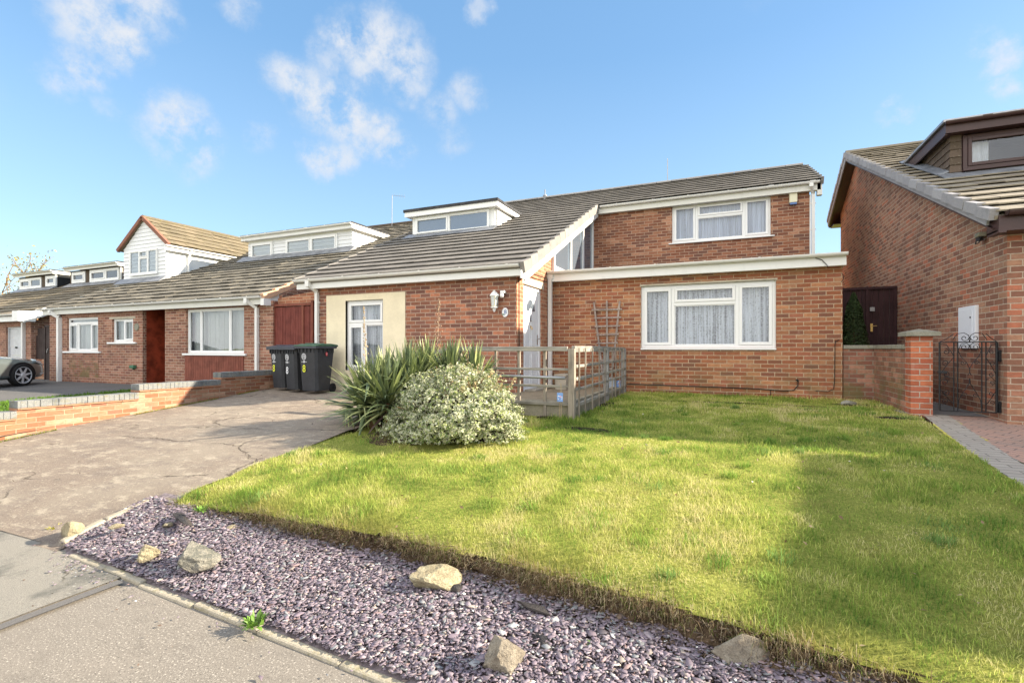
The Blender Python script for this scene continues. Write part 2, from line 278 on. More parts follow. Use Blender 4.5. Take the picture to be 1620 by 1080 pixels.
t = NT('drive_concrete'); o = t.obj(); n = t.noise(o, 150, 4, .75); n2 = t.noise(t.scalev(o, (1.0, 2.6, 1)), 1.4, 8, .72); n3 = t.noise(t.scalev(o, (1.2, 2.8, 1)), 3.3, 7, .75); n4 = t.noise(o, .8, 4)
c = t.mix(t.mr(n, .3, .7), (.15, .12, .095), (.31, .25, .195)); c = t.mix(t.mr(n4, .38, .65, 0, .75), c, (.295, .25, .195)); c = t.mix(t.mr(n3, .50, .63, 0, .62), c, (.45, .39, .30)); c = t.mix(t.mr(n2, .48, .68, 0, .7), c, (.16, .13, .112)); sp_ = t.noise(o, 55, 3, .6); c = t.mix(t.mr(sp_, .60, .70, 0, .55), c, (.62, .55, .44)); c = t.mix(t.mr(sp_, .30, .40, .5, 0), c, (.10, .08, .07))
v = t.N('ShaderNodeTexVoronoi', feature='DISTANCE_TO_EDGE'); t.lk(t.mix(.30, t.scalev(o, (.8, 1.7, 1)), t.noise(o, 3, 7, .7, 'Color')), v.inputs['Vector']); v.inputs['Scale'].default_value = .7
ck = t.math('MULTIPLY', t.mr(v.outputs['Distance'], .0, .009, 1, 0), t.mr(t.noise(o, 1.3, 4), .47, .56)); c = t.mix(t.math('MULTIPLY', ck, .75), c, (.07, .055, .045)); h = t.math('ADD', t.math('MULTIPLY', n, .5), t.math('ADD', n2, t.math('MULTIPLY', ck, -.8))); t.fin(c, .92, t.bump(h, 1, .02), .25)
t = NT('tarmac_dark'); o = t.obj(); n = t.noise(o, 200, 3, .7); n2 = t.noise(o, .9, 5)
c = t.mix(t.mr(n, .3, .7), (.07, .07, .07), (.15, .145, .14)); c = t.mix(t.mr(n2, .4, .7, 0, .4), c, (.17, .155, .14)); t.fin(c, .95, t.bump(n, .7, .005), .2)
t = NT('road'); o = t.obj(); n = t.noise(o, 180, 3, .7); t.fin(t.mix(t.mr(n, .3, .7), (.04, .04, .042), (.09, .09, .09)), .9, t.bump(n, .7, .005), .2)
def conc(name, c0, c1, mossy=0):
    t = NT(name); o = t.obj(); n = t.noise(o, 120, 4, .7); n2 = t.noise(o, 5, 6, .7)
    c = t.mix(t.mr(n, .3, .7), c0, c1); c = t.mix(t.mr(n2, .48, .7, 0, .6), c, tuple(x*.6 for x in c0))
    if mossy: c = t.mix(t.mr(t.noise(o, 11, 6, .7), .52, .7, 0, mossy), c, (.17, .15, .05))
    t.fin(c, .93, t.bump(n, .6, .005), .2)
conc('concrete', (.30, .27, .22), (.46, .42, .34), .4); conc('concrete_wall', (.24, .22, .17), (.38, .34, .26), .4); conc('coping', (.11, .125, .14), (.27, .265, .24), .6); conc('cap_stone', (.20, .195, .155), (.34, .32, .26), .6)
conc('edging', (.27, .24, .18), (.44, .39, .30), .6); conc('deck', (.20, .16, .11), (.32, .26, .18), .3); conc('grey_slab', (.16, .155, .15), (.24, .235, .22)); conc('creasing', (.30, .15, .09), (.42, .23, .14)); conc('lintel', (.45, .40, .31), (.58, .53, .42))
def paving(name, tones, w, h, rot=0, joint=(.10, .09, .08), m=.006):
    t = NT(name); o = t.obj(); mp = t.N('ShaderNodeMapping'); t.lk(o, mp.inputs[0]); mp.inputs['Rotation'].default_value = (0, 0, rot)
    b = t.N('ShaderNodeTexBrick'); t.lk(mp.outputs[0], b.inputs['Vector']); b.offset = .5; b.inputs['Scale'].default_value = 1
    b.inputs['Brick Width'].default_value = w; b.inputs['Row Height'].default_value = h; b.inputs['Mortar Size'].default_value = m; b.inputs['Mortar Smooth'].default_value = .3
    b.inputs['Color1'].default_value = (*tones[0], 1); b.inputs['Color2'].default_value = (*tones[1], 1); b.inputs['Mortar'].default_value = (*joint, 1); b.inputs['Bias'].default_value = 0
    n = t.noise(o, 130, 4, .7); c = t.mix(t.mr(n, .35, .75, 0, .45), b.outputs['Color'], tones[2]); c = t.mix(t.mr(t.noise(o, 2, 5), .45, .7, 0, .35), c, (.22, .19, .16))
    t.fin(c, .9, t.bump(t.math('ADD', t.math('MULTIPLY', b.outputs['Fac'], -1), t.math('MULTIPLY', n, .3)), .7, .006), .2)
paving('paving_red', [(.42, .25, .19), (.34, .23, .19), (.48, .36, .29)], .2, .1, R(38)); paving('paving_grey', [(.38, .345, .295), (.32, .29, .25), (.48, .44, .38)], .3, .1, R(0))
# lawn underlay, grass blades, slate
t = NT('turf'); o = t.obj(); n = t.noise(o, 60, 5, .8); n2 = t.noise(o, 2.2, 6, .65)
c = t.mix(t.mr(n, .3, .7), (.14, .17, .03), (.38, .38, .09)); c = t.mix(t.mr(n2, .5, .75, 0, .5), c, (.20, .16, .05)); t.fin(c, 1, t.bump(n, 1, .02), .1)
def attr_leaf(name, rough=.6, trans=.3, spec=.25):
    t = NT(name); a = t.N('ShaderNodeAttribute', attribute_name='col'); t.fin(a.outputs['Color'], rough, None, spec)
    tl = t.N('ShaderNodeBsdfTranslucent'); t.lk(a.outputs['Color'], tl.inputs[0]); ms = t.N('ShaderNodeMixShader'); ms.inputs[0].default_value = trans
    t.lk(t.b.outputs[0], ms.inputs[1]); t.lk(tl.outputs[0], ms.inputs[2]); t.lk(ms.outputs[0], t.o.inputs[0])
attr_leaf('blade', .75, .42, .12); attr_leaf('leaf_soft', .5, .22, .3); attr_leaf('leaf_waxy', .38, .12, .4)
t = NT('slate'); a = t.N('ShaderNodeAttribute', attribute_name='col'); n = t.noise(t.obj(), 90, 4, .7); t.fin(t.mix(t.mr(n, .35, .75, 0, .35), a.outputs['Color'], (.13, .10, .105)), .62, t.bump(n, .4, .003), .4)
def rockm(name, c0, c1, c2):
    t = NT(name); o = t.obj(); n = t.noise(o, 14, 9, .75); n2 = t.noise(o, 55, 5, .75); n3 = t.noise(o, 170, 3, .7)
    c = t.mix(t.mr(n, .38, .6), c0, c1); c = t.mix(t.mr(n2, .52, .68, 0, .8), c, c2); c = t.mix(t.mr(n3, .35, .7, 0, .45), c, tuple(x*.5 for x in c0)); sp = t.N('ShaderNodeSeparateXYZ'); t.lk(o, sp.inputs[0])
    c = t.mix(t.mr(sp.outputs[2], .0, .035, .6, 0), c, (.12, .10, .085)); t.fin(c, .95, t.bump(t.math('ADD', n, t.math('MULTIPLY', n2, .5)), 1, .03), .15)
rockm('rock_yellow', (.36, .30, .19), (.56, .49, .32), (.20, .17, .11)); rockm('rock_grey', (.17, .17, .14), (.33, .31, .26), (.45, .40, .30)); rockm('rock_tan', (.26, .22, .17), (.42, .37, .29), (.14, .12, .10)); rockm('slate_dark', (.03, .03, .035), (.06, .06, .065), (.10, .10, .10))
# car
t = NT('car_paint'); t.fin((.17, .20, .20), .3, None, .5, .6); t.b.inputs['Coat Weight'].default_value = 1; t.b.inputs['Coat Roughness'].default_value = .05
plain('alloy', (.60, .60, .61), .4, .5, .25, .05); plain('tyre', (.022, .021, .02), .8, .2); plain('headlight', (.42, .48, .52), .1, .8, .3); plain('car_glass', (.02, .025, .03), .06, .9); plain('car_black', (.012, .012, .013), .6)
# ------------------------------------------------------------------ geometry helpers
def tag(o, label=None, cat=None, group=None, kind=None):
    for k, v in (('label', label), ('category', cat), ('group', group), ('kind', kind)):
        if v: o[k] = v
    return o
def thing(name, label, cat, loc=(0, 0, 0), rz=0, group=None):
    o = bpy.data.objects.new(name, None); o.empty_display_size = .2; C.objects.link(o); o.location = loc; o.rotation_euler = (0, 0, rz)
    return tag(o, label, cat, group)
BASES = {}
def rootloc(p):
    if p is None: return Vector((0, 0, 0))
    while p.parent: p = p.parent
    return Vector(p.get('_base', (0, 0, 0)))
def house(name, label, cat, loc):                # parts given in world coordinates
    o = thing(name, label, cat, loc); o['_base'] = loc; return o
class MB:
    def __init__(s): s.v = []; s.f = []; s.r = []; s.m = []; s.mi = 0; s.rv = 0.5
    def poly(s, pts):
        i = len(s.v); s.v += [tuple(p) for p in pts]; s.f.append(tuple(range(i, i+len(pts)))); s.r.append(s.rv); s.m.append(s.mi)
    def addvf(s, vs, fs):
        i = len(s.v); s.v += [tuple(p) for p in vs]
        for f in fs: s.f.append(tuple(i+k for k in f)); s.r.append(s.rv); s.m.append(s.mi)
    def hexa(s, p):                              # 8 points: bottom ring then top ring
        s.addvf(p, [(3, 2, 1, 0), (4, 5, 6, 7), (0, 1, 5, 4), (1, 2, 6, 5), (2, 3, 7, 6), (3, 0, 4, 7)])
    def box(s, x0, y0, z0, x1, y1, z1):
        x0, x1 = min(x0, x1), max(x0, x1); y0, y1 = min(y0, y1), max(y0, y1); z0, z1 = min(z0, z1), max(z0, z1)
        s.hexa([(x0, y0, z0), (x1, y0, z0), (x1, y1, z0), (x0, y1, z0), (x0, y0, z1), (x1, y0, z1), (x1, y1, z1), (x0, y1, z1)])
    def bar(s, a, b, w, h, up=(0, 0, 1)):        # rectangular bar from a to b
        a = Vector(a); b = Vector(b); d = (b-a).normalized(); u = Vector(up)
        sd = d.cross(u)
        if sd.length < 1e-4: sd = d.cross(Vector((0, 1, 0)))
        sd.normalize(); u = sd.cross(d); sd *= w/2; u *= h/2
        s.hexa([a-sd-u, a+sd-u, b+sd-u, b-sd-u, a-sd+u, a+sd+u, b+sd+u, b-sd+u])
    def prism(s, pts, off):                      # polygon pts extruded by vector off
        off = Vector(off); n = len(pts); a = [Vector(p) for p in pts]; b = [p+off for p in a]
        nrm = Vector((0, 0, 0))
        for i in range(n): nrm += a[i].cross(a[(i+1) % n])
        fl = nrm.dot(off) > 0
        i0 = len(s.v); s.v += [tuple(p) for p in a+b]
        A = list(range(n)); B = list(range(n, 2*n))
        fs = [tuple(reversed(A)) if fl else tuple(A), tuple(B) if fl else tuple(reversed(B))]
        for i in range(n):
            j = (i+1) % n; q = (i, j, n+j, n+i); fs.append(q if fl else tuple(reversed(q)))
        for f in fs: s.f.append(tuple(i0+k for k in f)); s.r.append(s.rv); s.m.append(s.mi)
    def tube(s, path, r, n=8, cap=True):
        P = [Vector(p) for p in path]; k = len(P); rr = r if isinstance(r, (list, tuple)) else [r]*k; i0 = len(s.v); prev = None
        for i, p in enumerate(P):
            d = (P[min(i+1, k-1)]-P[max(i-1, 0)]).normalized()
            if prev is None:
                a = d.cross(Vector((0, 0, 1)));
                if a.length < 1e-3: a = d.cross(Vector((1, 0, 0)))
            else:
                a = prev-d*prev.dot(d)
            a.normalize(); prev = a; b = d.cross(a)
            for j in range(n):
                t = 2*math.pi*j/n; s.v.append(tuple(p+(a*math.cos(t)+b*math.sin(t))*rr[i]))
        for i in range(k-1):
            for j in range(n):
                q = (i0+i*n+j, i0+i*n+(j+1) % n, i0+(i+1)*n+(j+1) % n, i0+(i+1)*n+j); s.f.append(q); s.r.append(s.rv); s.m.append(s.mi)
        if cap:
            s.f.append(tuple(i0+j for j in reversed(range(n)))); s.r.append(s.rv); s.m.append(s.mi)
            s.f.append(tuple(i0+(k-1)*n+j for j in range(n))); s.r.append(s.rv); s.m.append(s.mi)
    def lathe(s, prof, c, n=20, axis='Z', a0=0, a1=2*math.pi):
        c = Vector(c); i0 = len(s.v); full = abs(a1-a0-2*math.pi) < 1e-6; m = n if full else n+1
        for (r, h) in prof:
            for j in range(m):
                t = a0+(a1-a0)*j/n; x, y = r*math.cos(t), r*math.sin(t)
                p = (x, y, h) if axis == 'Z' else ((x, h, y) if axis == 'Y' else (h, x, y)); s.v.append(tuple(c+Vector(p)))
        for i in range(len(prof)-1):
            for j in range(n):
                k = (j+1) % m; s.f.append((i0+i*m+j, i0+i*m+k, i0+(i+1)*m+k, i0+(i+1)*m+j)); s.r.append(s.rv); s.m.append(s.mi)
    def build(s, name, mat, parent=None, loc=None, smooth=False, bevel=0, label=None, recalc=False):
        base = rootloc(parent) if parent is not None else Vector(loc or (0, 0, 0))
        me = bpy.data.meshes.new(name); V = np.array(s.v, float).reshape(-1, 3); 
        if len(V): V = V-np.array(base)
        me.from_pydata(V.tolist(), [], s.f)
        mats = mat if isinstance(mat, (list, tuple)) else [mat]
        for m in mats: me.materials.append(MT[m])
        if len(mats) > 1: me.polygons.foreach_set('material_index', s.m)
        if recalc:
            bm = bmesh.new(); bm.from_mesh(me); bmesh.ops.remove_doubles(bm, verts=bm.verts, dist=1e-5); bmesh.ops.recalc_face_normals(bm, faces=bm.faces); bm.to_mesh(me); bm.free()
        me.update()
        # box-projected UVs in metres (world aligned)
        nl = len(me.loops); li = np.empty(nl, np.int32); me.loops.foreach_get('vertex_index', li)
        nf = len(me.polygons); nr = np.empty(nf*3); me.polygons.foreach_get('normal', nr); nr = np.abs(nr.reshape(-1, 3)); lt = np.empty(nf, np.int32); me.polygons.foreach_get('loop_total', lt)
        ln = np.repeat(nr, lt, axis=0); VV = np.empty(len(me.vertices)*3); me.vertices.foreach_get('co', VV); VV = VV.reshape(-1, 3)+np.array(base); LV = VV[li]
        ax = np.argmax(ln, axis=1); uv = np.empty((nl, 2))
        uv[:, 0] = np.where(ax == 0, LV[:, 1], LV[:, 0]); uv[:, 1] = np.where(ax == 2, LV[:, 1], LV[:, 2])
        ul = me.uv_layers.new(name='UVMap'); ul.data.foreach_set('uv', uv.ravel())
        if not recalc and any(abs(x-.5) > 1e-9 for x in s.r[:400]):
            at = me.attributes.new('rnd', 'FLOAT', 'FACE'); at.data.foreach_set('value', s.r)
        o = bpy.data.objects.new(name, me); C.objects.link(o)
        if parent is not None: o.parent = parent
        elif loc is not None: o.location = loc
        if smooth: me.polygons.foreach_set('use_smooth', [True]*nf)
        if bevel:
            b = o.modifiers.new('bevel', 'BEVEL'); b.width = bevel; b.segments = 2; b.limit_method = 'ANGLE'; b.angle_limit = R(35)
        if label: o['label'] = label
        return o
def npmesh(name, V, F4, mat, col=None, parent=None, loc=None, smooth=False):
    """numpy mesh: V (n,3); F4 list of (k,3|4) index arrays; col (n,3) point colours"""
    me = bpy.data.meshes.new(name); base = rootloc(parent) if parent is not None else Vector(loc or (0, 0, 0)); V = V-np.array(base)
    me.vertices.add(len(V)); me.vertices.foreach_set('co', V.astype(np.float32).ravel())
    tot = sum(f.size for f in F4); nf = sum(len(f) for f in F4); me.loops.add(tot); me.polygons.add(nf)
    me.loops.foreach_set('vertex_index', np.concatenate([f.ravel() for f in F4]).astype(np.int32))
    lt = np.concatenate([np.full(len(f), f.shape[1]) for f in F4]); ls = np.concatenate([[0], np.cumsum(lt)[:-1]])
    me.polygons.foreach_set('loop_start', ls.astype(np.int32))
    try: me.polygons.foreach_set('loop_total', lt.astype(np.int32))
    except Exception: pass
    if smooth: me.polygons.foreach_set('use_smooth', np.ones(nf, bool))
    me.update(calc_edges=True)
    if col is not None:
        a = me.color_attributes.new('col', 'FLOAT_COLOR', 'POINT'); cc = np.ones((len(V), 4), np.float32); cc[:, :3] = col; a.data.foreach_set('color', cc.ravel())
    me.materials.append(MT[mat]); o = bpy.data.objects.new(name, me); C.objects.link(o)
    if parent is not None: o.parent = parent
    elif loc is not None: o.location = loc
    return o
def sheet(name, poly_fn, xs, ys, zf, mat, kind='structure', mask=None):
    X, Y = np.meshgrid(xs, ys); Z = zf(X, Y); V = np.stack([X, Y, Z], -1).reshape(-1, 3); nx = len(xs); ny = len(ys)
    i, j = np.meshgrid(np.arange(nx-1), np.arange(ny-1)); a = (j*nx+i).ravel(); F = np.stack([a, a+1, a+nx+1, a+nx], 1)
    if mask is not None:
        cx = V[F].mean(1); F = F[mask(cx[:, 0], cx[:, 1])]
    o = npmesh(name, V, [F], mat, smooth=True); return tag(o, kind=kind)
def text_mesh(body, size, depth, M, name, mat, parent):
    cu = bpy.data.curves.new('t', 'FONT'); cu.body = body; cu.size = size; cu.extrude = depth; cu.align_x = 'CENTER'; cu.align_y = 'CENTER'
    cu.offset = size*.012
    o = bpy.data.objects.new('t', cu); C.objects.link(o); dg = bpy.context.evaluated_depsgraph_get(); me = bpy.data.meshes.new_from_object(o.evaluated_get(dg)); bpy.data.objects.remove(o)
    me.transform(M); me.name = name; me.materials.clear(); me.materials.append(MT[mat]); q = bpy.data.objects.new(name, me); C.objects.link(q)
    if parent is not None: q.parent = parent
    return q
# --- wall facing -Y with rectangular openings
def wall_y(mb, x0, x1, z0, z1, Y, holes=(), depth=.10, thick=.28, sides=(1, 1)):
    xs = sorted({x0, x1, *[h[0] for h in holes], *[h[1] for h in holes]}); zs = sorted({z0, z1, *[h[2] for h in holes], *[h[3] for h in holes]})
    xs = [x for x in xs if x0 <= x <= x1]; zs = [z for z in zs if z0 <= z <= z1]
    for i in range(len(xs)-1):
        for j in range(len(zs)-1):
            cx = (xs[i]+xs[i+1])/2; cz = (zs[j]+zs[j+1])/2
            if any(h[0] < cx < h[1] and h[2] < cz < h[3] for h in holes): continue
            mb.poly([(xs[i], Y, zs[j]), (xs[i+1], Y, zs[j]), (xs[i+1], Y, zs[j+1]), (xs[i], Y, zs[j+1])])
    for h in holes:
        a, b, c, d = h[:4]; y1 = Y+depth
        mb.poly([(a, Y, c), (a, Y, d), (a, y1, d), (a, y1, c)]); mb.poly([(b, Y, d), (b, Y, c), (b, y1, c), (b, y1, d)])
        mb.poly([(a, Y, d), (b, Y, d), (b, y1, d), (a, y1, d)]); mb.poly([(b, Y, c), (a, Y, c), (a, y1, c), (b, y1, c)])
    if sides[0]: mb.poly([(x0, Y, z0), (x0, Y, z1), (x0, Y+thick, z1), (x0, Y+thick, z0)])
    if sides[1]: mb.poly([(x1, Y, z1), (x1, Y, z0), (x1, Y+thick, z0), (x1, Y+thick, z1)])
    mb.poly([(x0, Y, z1), (x1, Y, z1), (x1, Y+thick, z1), (x0, Y+thick, z1)])
def rect_frame(mb, x0, x1, z0, z1, y0, y1, w):
    mb.box(x0, y0, z0, x0+w, y1, z1); mb.box(x1-w, y0, z0, x1, y1, z1); mb.box(x0+w, y0, z0, x1-w, y1, z0+w); mb.box(x0+w, y0, z1-w, x1-w, y1, z1)
def window(par, x0, x1, z0, z1, Y, cells, mat='upvc', fw=.055, sash=.05, glass='glass', curtain='lace', sill=True, silld=.05, silll=.06, rec=.05, label=None, sillmat='upvc', casement=None, cw=0.5, sillh=.03):
    """window facing -Y; cells = list of (fx0,fx1,fz0,fz1,opening?) fractions of the opening"""
    f = MB(); yf = Y+rec; rect_frame(f, x0, x1, z0, z1, yf, yf+.07, fw)
    W = x1-x0-2*fw; H = z1-z0-2*fw; X0 = x0+fw; Z0 = z0+fw; g = MB(); mw = fw*.5
    for (a, b, c, d, op) in cells:
        ax = X0+W*a+(mw if a > 0 else 0); bx = X0+W*b-(mw if b < 1 else 0); cz = Z0+H*c+(mw if c > 0 else 0); dz = Z0+H*d-(mw if d < 1 else 0)
        if a > 0: f.box(ax-2*mw, yf+.001, Z0+H*c, ax, yf+.069, Z0+H*d)
        if c > 0: f.box(ax, yf+.001, cz-2*mw, bx, yf+.069, cz)
        if op:
            s = sash; rect_frame(f, ax+.002, bx-.002, cz+.002, dz-.002, yf-.014, yf+.05, s); ax += s; bx -= s; cz += s; dz -= s
        else:
            s = .018; rect_frame(f, ax, bx, cz, dz, yf+.012, yf+.05, s); ax += s; bx -= s; cz += s; dz -= s
        g.poly([(ax, yf+.03, cz), (bx, yf+.03, cz), (bx, yf+.03, dz), (ax, yf+.03, dz)])
    o = f.build('window', mat, par, bevel=.004, label=label)
    g.build('pane', glass, o)
    if curtain:
        c = MB(); n = int((x1-x0)/.02)+2; yc = yf+.16
        xs = [x0+(x1-x0)*i/n for i in range(n+1)]; ys = [yc+.012*math.sin(x*95)+.007*math.sin(x*37+1) for x in xs]
        cx1 = cw if casement else 1
        for i in range(n):
            if (i+.5)/n > cx1: break
            c.poly([(xs[i], ys[i], z0-.02), (xs[i+1], ys[i+1], z0-.02), (xs[i+1], ys[i+1], z1+.02), (xs[i], ys[i], z1+.02)])
        c.build('curtain', curtain, o, smooth=True)
    if glass == 'glass':
        b = MB(); e = .02; ya = yf+.07; yb = yf+.9; q = [(x0-e, z0-e), (x1+e, z0-e), (x1+e, z1+e), (x0-e, z1+e)]
        b.poly([(p[0], yb, p[1]) for p in q])
        for i in range(4):
            p, r = q[i], q[(i+1) % 4]; b.poly([(p[0], ya, p[1]), (r[0], ya, r[1]), (r[0], yb, r[1]), (p[0], yb, p[1])])
        b.build('interior', 'interior', o)
    if sill:
        s = MB(); s.box(x0-silll, Y-silld, z0-sillh, x1+silll, Y+rec, z0-.001); s.build('sill', sillmat, o, bevel=.004)
    return o
# --- roof slope made of individual tiles
def slope(mb, O, A, LA, U, LU, gauge=.36, tw=.33, t=.024, jit=.004, skip=None):
    O = Vector(O); A = Vector(A).normalized(); U = Vector(U).normalized(); Nn = A.cross(U).normalized()
    if Nn.z < 0: Nn = -Nn
    nc = int(math.ceil(LU/gauge-1e-6))
    for k in range(nc):
        s0 = k*gauge; s1 = min((k+1)*gauge+.06, LU+.02); off = (tw/2 if k % 2 else 0); x = -off
        while x < LA-1e-6:
            xa = max(0, x); xb = min(LA, x+tw); x += tw
            if xb-xa < .02: continue
            if skip and skip(xa, xb, s0, s1): continue
            j = random.uniform(-jit, jit); l0 = t*1.9+j; l1 = t*.42+j*.3; tb = t*.62; dx = random.uniform(-.002, .002); ds = random.uniform(-.004, .004)
            mb.rv = random.random()
            a = O+A*(xa+.0015)+U*(s0+ds); b = O+A*(xb-.0015)+U*(s0+ds); c = O+A*(xb-.0015)+U*s1; d = O+A*(xa+.0015)+U*s1
            mb.hexa([a+Nn*(l0-tb), b+Nn*(l0-tb), c+Nn*(l1-tb), d+Nn*(l1-tb), a+Nn*l0, b+Nn*l0, c+Nn*l1, d+Nn*l1])
    mb.rv = .5
    # underlay
    e = Nn*(-.02); p = [O+e, O+A*LA+e, O+A*LA+U*LU+e, O+U*LU+e]; mb.prism(p, Nn*-.04)
def gutter(mb, x0, x1, Y, z, r=.055, cap=True, lip=True):
    """half-round gutter along X, its rim at height z, back at Y"""
    n = 8; yc = Y-r; prof = [(yc+r*math.cos(math.pi*k/n+math.pi), z+r*math.sin(math.pi*k/n+math.pi)) for k in range(n+1)]
    pin = [(yc+(r-.005)*math.cos(math.pi*k/n+math.pi), z+(r-.005)*math.sin(math.pi*k/n+math.pi)) for k in range(n+1)]
    ring = prof+pin[::-1]
    mb.prism([(x0, y, zz) for y, zz in ring[:0]] or [(x0, y, zz) for y, zz in ring], (x1-x0, 0, 0))
    if cap:
        for x in (x0, x1-.006): mb.prism([(x, y, zz) for y, zz in prof], (.006, 0, 0))
    xx = x0+.45
    while xx < x1-.1:
        pr = [(yc+(r+.006)*math.cos(math.pi*k/n+math.pi), z+.008+(r+.008)*math.sin(math.pi*k/n+math.pi)) for k in range(n+1)]
        rg = pr+[(yc+(r-.001)*math.cos(math.pi*k/n+math.pi), z+.008+(r-.003)*math.sin(math.pi*k/n+math.pi)) for k in range(n+1)][::-1]
        mb.prism([(xx, y, zz) for y, zz in rg], (.035 if random.random() < .75 else .12, 0, 0)); xx += .9+random.uniform(-.05, .05)
def downpipe(mb, x, yo, z, Yw, zb, r=.034, shift=0, sq=True):
    """from gutter outlet (x,yo,z) swan-neck to wall plane Yw, down to zb; shift = sideways move"""
    p = [(x, yo, z), (x, yo, z-.07), (x+shift, Yw-.045, z-.07-max(.14, abs(shift)*.9)), (x+shift, Yw-.045, zb)]
    if sq:
        for a, b in zip(p[:-1], p[1:]): mb.bar(a, b, r*2, r*2, (0, 1, 0) if abs(b[2]-a[2]) > abs(b[1]-a[1]) else (0, 0, 1))
    else: mb.tube(p, r, 10)
    for zz in (z-.45, (z+zb)/2, zb+.25): mb.box(x+shift-r-.018, Yw-.05, zz, x+shift+r+.018, Yw, zz+.03)
# ------------------------------------------------------------------ terrain heights
def lawn_z(X, Y):
    z = np.interp(Y, [1.2, 2.1, 2.6, 3.5, 5, 7, 10, 12], [.20, .27, .285, .39, .49, .56, .61, .62])
    z = z+.035*(fbm(X, Y, .9, 5)-.5)+.02*(fbm(X, Y, 3.2, 9)-.5)
    z = z-.05*np.clip((-3.3-X)/1.0, 0, 1)*np.clip((4.2-Y)/1.6, 0, 1)
    return z-.09*np.exp(-((Y-edge_y(X))/.10)**2)*.5
def edge_y(X):
    return np.interp(X, [-4.3, -3.5, -2.2, -1.07, -.3, .24, .6, 1.0, 1.5, 2.4], [2.62, 2.63, 2.64, 2.60, 2.51, 2.42, 2.33, 2.25, 2.18, 2.1])+.035*(vnoise(X, X*0, 4.5, 3)-.5)+.02*(vnoise(X, X*0, 15, 8)-.5)
def kerb_y(X): return 1.775+(-X-1.2)*.062
def bed_z(X, Y):
    a = np.clip((Y-kerb_y(X))/(edge_y(X)-kerb_y(X)), 0, 1.2)
    hi = np.interp(X, [-4.5, -3.8, -2.5, -1, 0, .5, 1.5], [.20, .185, .145, .12, .135, .18, .19]); return .02+a*(hi-.02)+.012*(fbm(X, Y, 6, 21)-.5)
def drive_z(X, Y):
    Y = Y-(kerb_y(X)-1.95)*np.clip((4-Y)/2, 0, 1)
    a = np.interp(Y, [1.7, 1.95, 2.57, 3.3, 4.6, 7.3, 9], [.0, .014, .19, .33, .50, .60, .62]); b = np.interp(Y, [1.7, 1.95, 3, 4, 5.6, 7.5, 8.5], [.0, .01, .12, .23, .373, .556, .62])
    f = np.clip((-4.2-X)/5.2, 0, 1.1); return a*(1-f)+b*f+.014*(fbm(X, Y, 1.2, 31)-.5)
def front_b_z(X, Y): return np.interp(Y, [1.8, 2.4, 5, 8.6], [.0, .12, .36, .50])+.004*np.clip(X+9, -14, 0)
rz = lambda Y: 2.942+.4557*(Y-7.95)          # main roof plane
zb = lambda Y: 2.74+.4557*(Y-8.4)
zc_ = lambda Y: 2.64+.4557*(Y-8.6)
zr = lambda Y: .451*Y-.367
UP = Vector((0, 1, .4557)).normalized()
def pxbox(u0, u1, v0, v1, Y):
    a = at_y(u0, v0, Y); b = at_y(u1, v1, Y); m = (u0+u1)/2
    return a[0], b[0], at_y(m, v1, Y)[2], at_y(m, v0, Y)[2]
def verge(mb, X0, X1, O, U, LU, gauge, hi=.045, lo=-.115, jit=.004):
    O = Vector(O); U = Vector(U).normalized(); Nn = Vector((1, 0, 0)).cross(U)
    if Nn.z < 0: Nn = -Nn
    n = int(round(LU/gauge))
    for k in range(n):
        a = O+U*(k*gauge+.009); b = O+U*((k+1)*gauge+.02); j = random.uniform(-jit, jit); mb.rv = random.random(); x0 = X0+j; x1 = X1+j
        def q(p, x, h): return (x, p.y+Nn.y*h, p.z+Nn.z*h)
        mb.hexa([q(a, x0, lo+.012), q(a, x1, lo+.012), q(b, x1, lo-.010), q(b, x0, lo-.010), q(a, x0, hi+.014), q(a, x1, hi+.014), q(b, x1, hi-.024), q(b, x0, hi-.024)])
    mb.rv = .5
def barge(mb, X0, X1, O, U, L_, hi, lo):
    O = Vector(O); U = Vector(U).normalized(); Nn = Vector((1, 0, 0)).cross(U)
    if Nn.z < 0: Nn = -Nn
    pts = [O+Nn*lo, O+U*L_+Nn*lo, O+U*L_+Nn*hi, O+Nn*hi]; mb.prism([(X0, p.y, p.z) for p in pts], (X1-X0, 0, 0))

# ================================================================== MAIN HOUSE
MH = house('brick_house', 'red brick house with white gutters, flat-roofed front extension and small white dormer', 'house', (-3.2, 8.2, .6))
FZ = .45
wx0, wx1, wz0, wz1 = pxbox(547, 606.5, 474.5, 575, 8.15); wz0 = 1.02
cx0 = at_y(517, 500, 8.15)[0]; cx1 = at_y(641.5, 500, 8.15)[0]
m = MB(); wall_y(m, -8.25, -3.46, FZ, 2.82, 8.15, [(wx0, wx1, wz0, wz1)], .09, sides=(0, 0)); m.build('wall', 'brick_front', MH)
m = MB(); wall_y(m, cx0, cx1, FZ, 2.61, 8.137, [(wx0, wx1, wz0, wz1)], .10, .012); m.poly([(cx0, 8.137, 2.61), (cx1, 8.137, 2.61), (cx1, 8.15, 2.61), (cx0, 8.15, 2.61)]); m.build('render_panel', 'cream_render', MH)
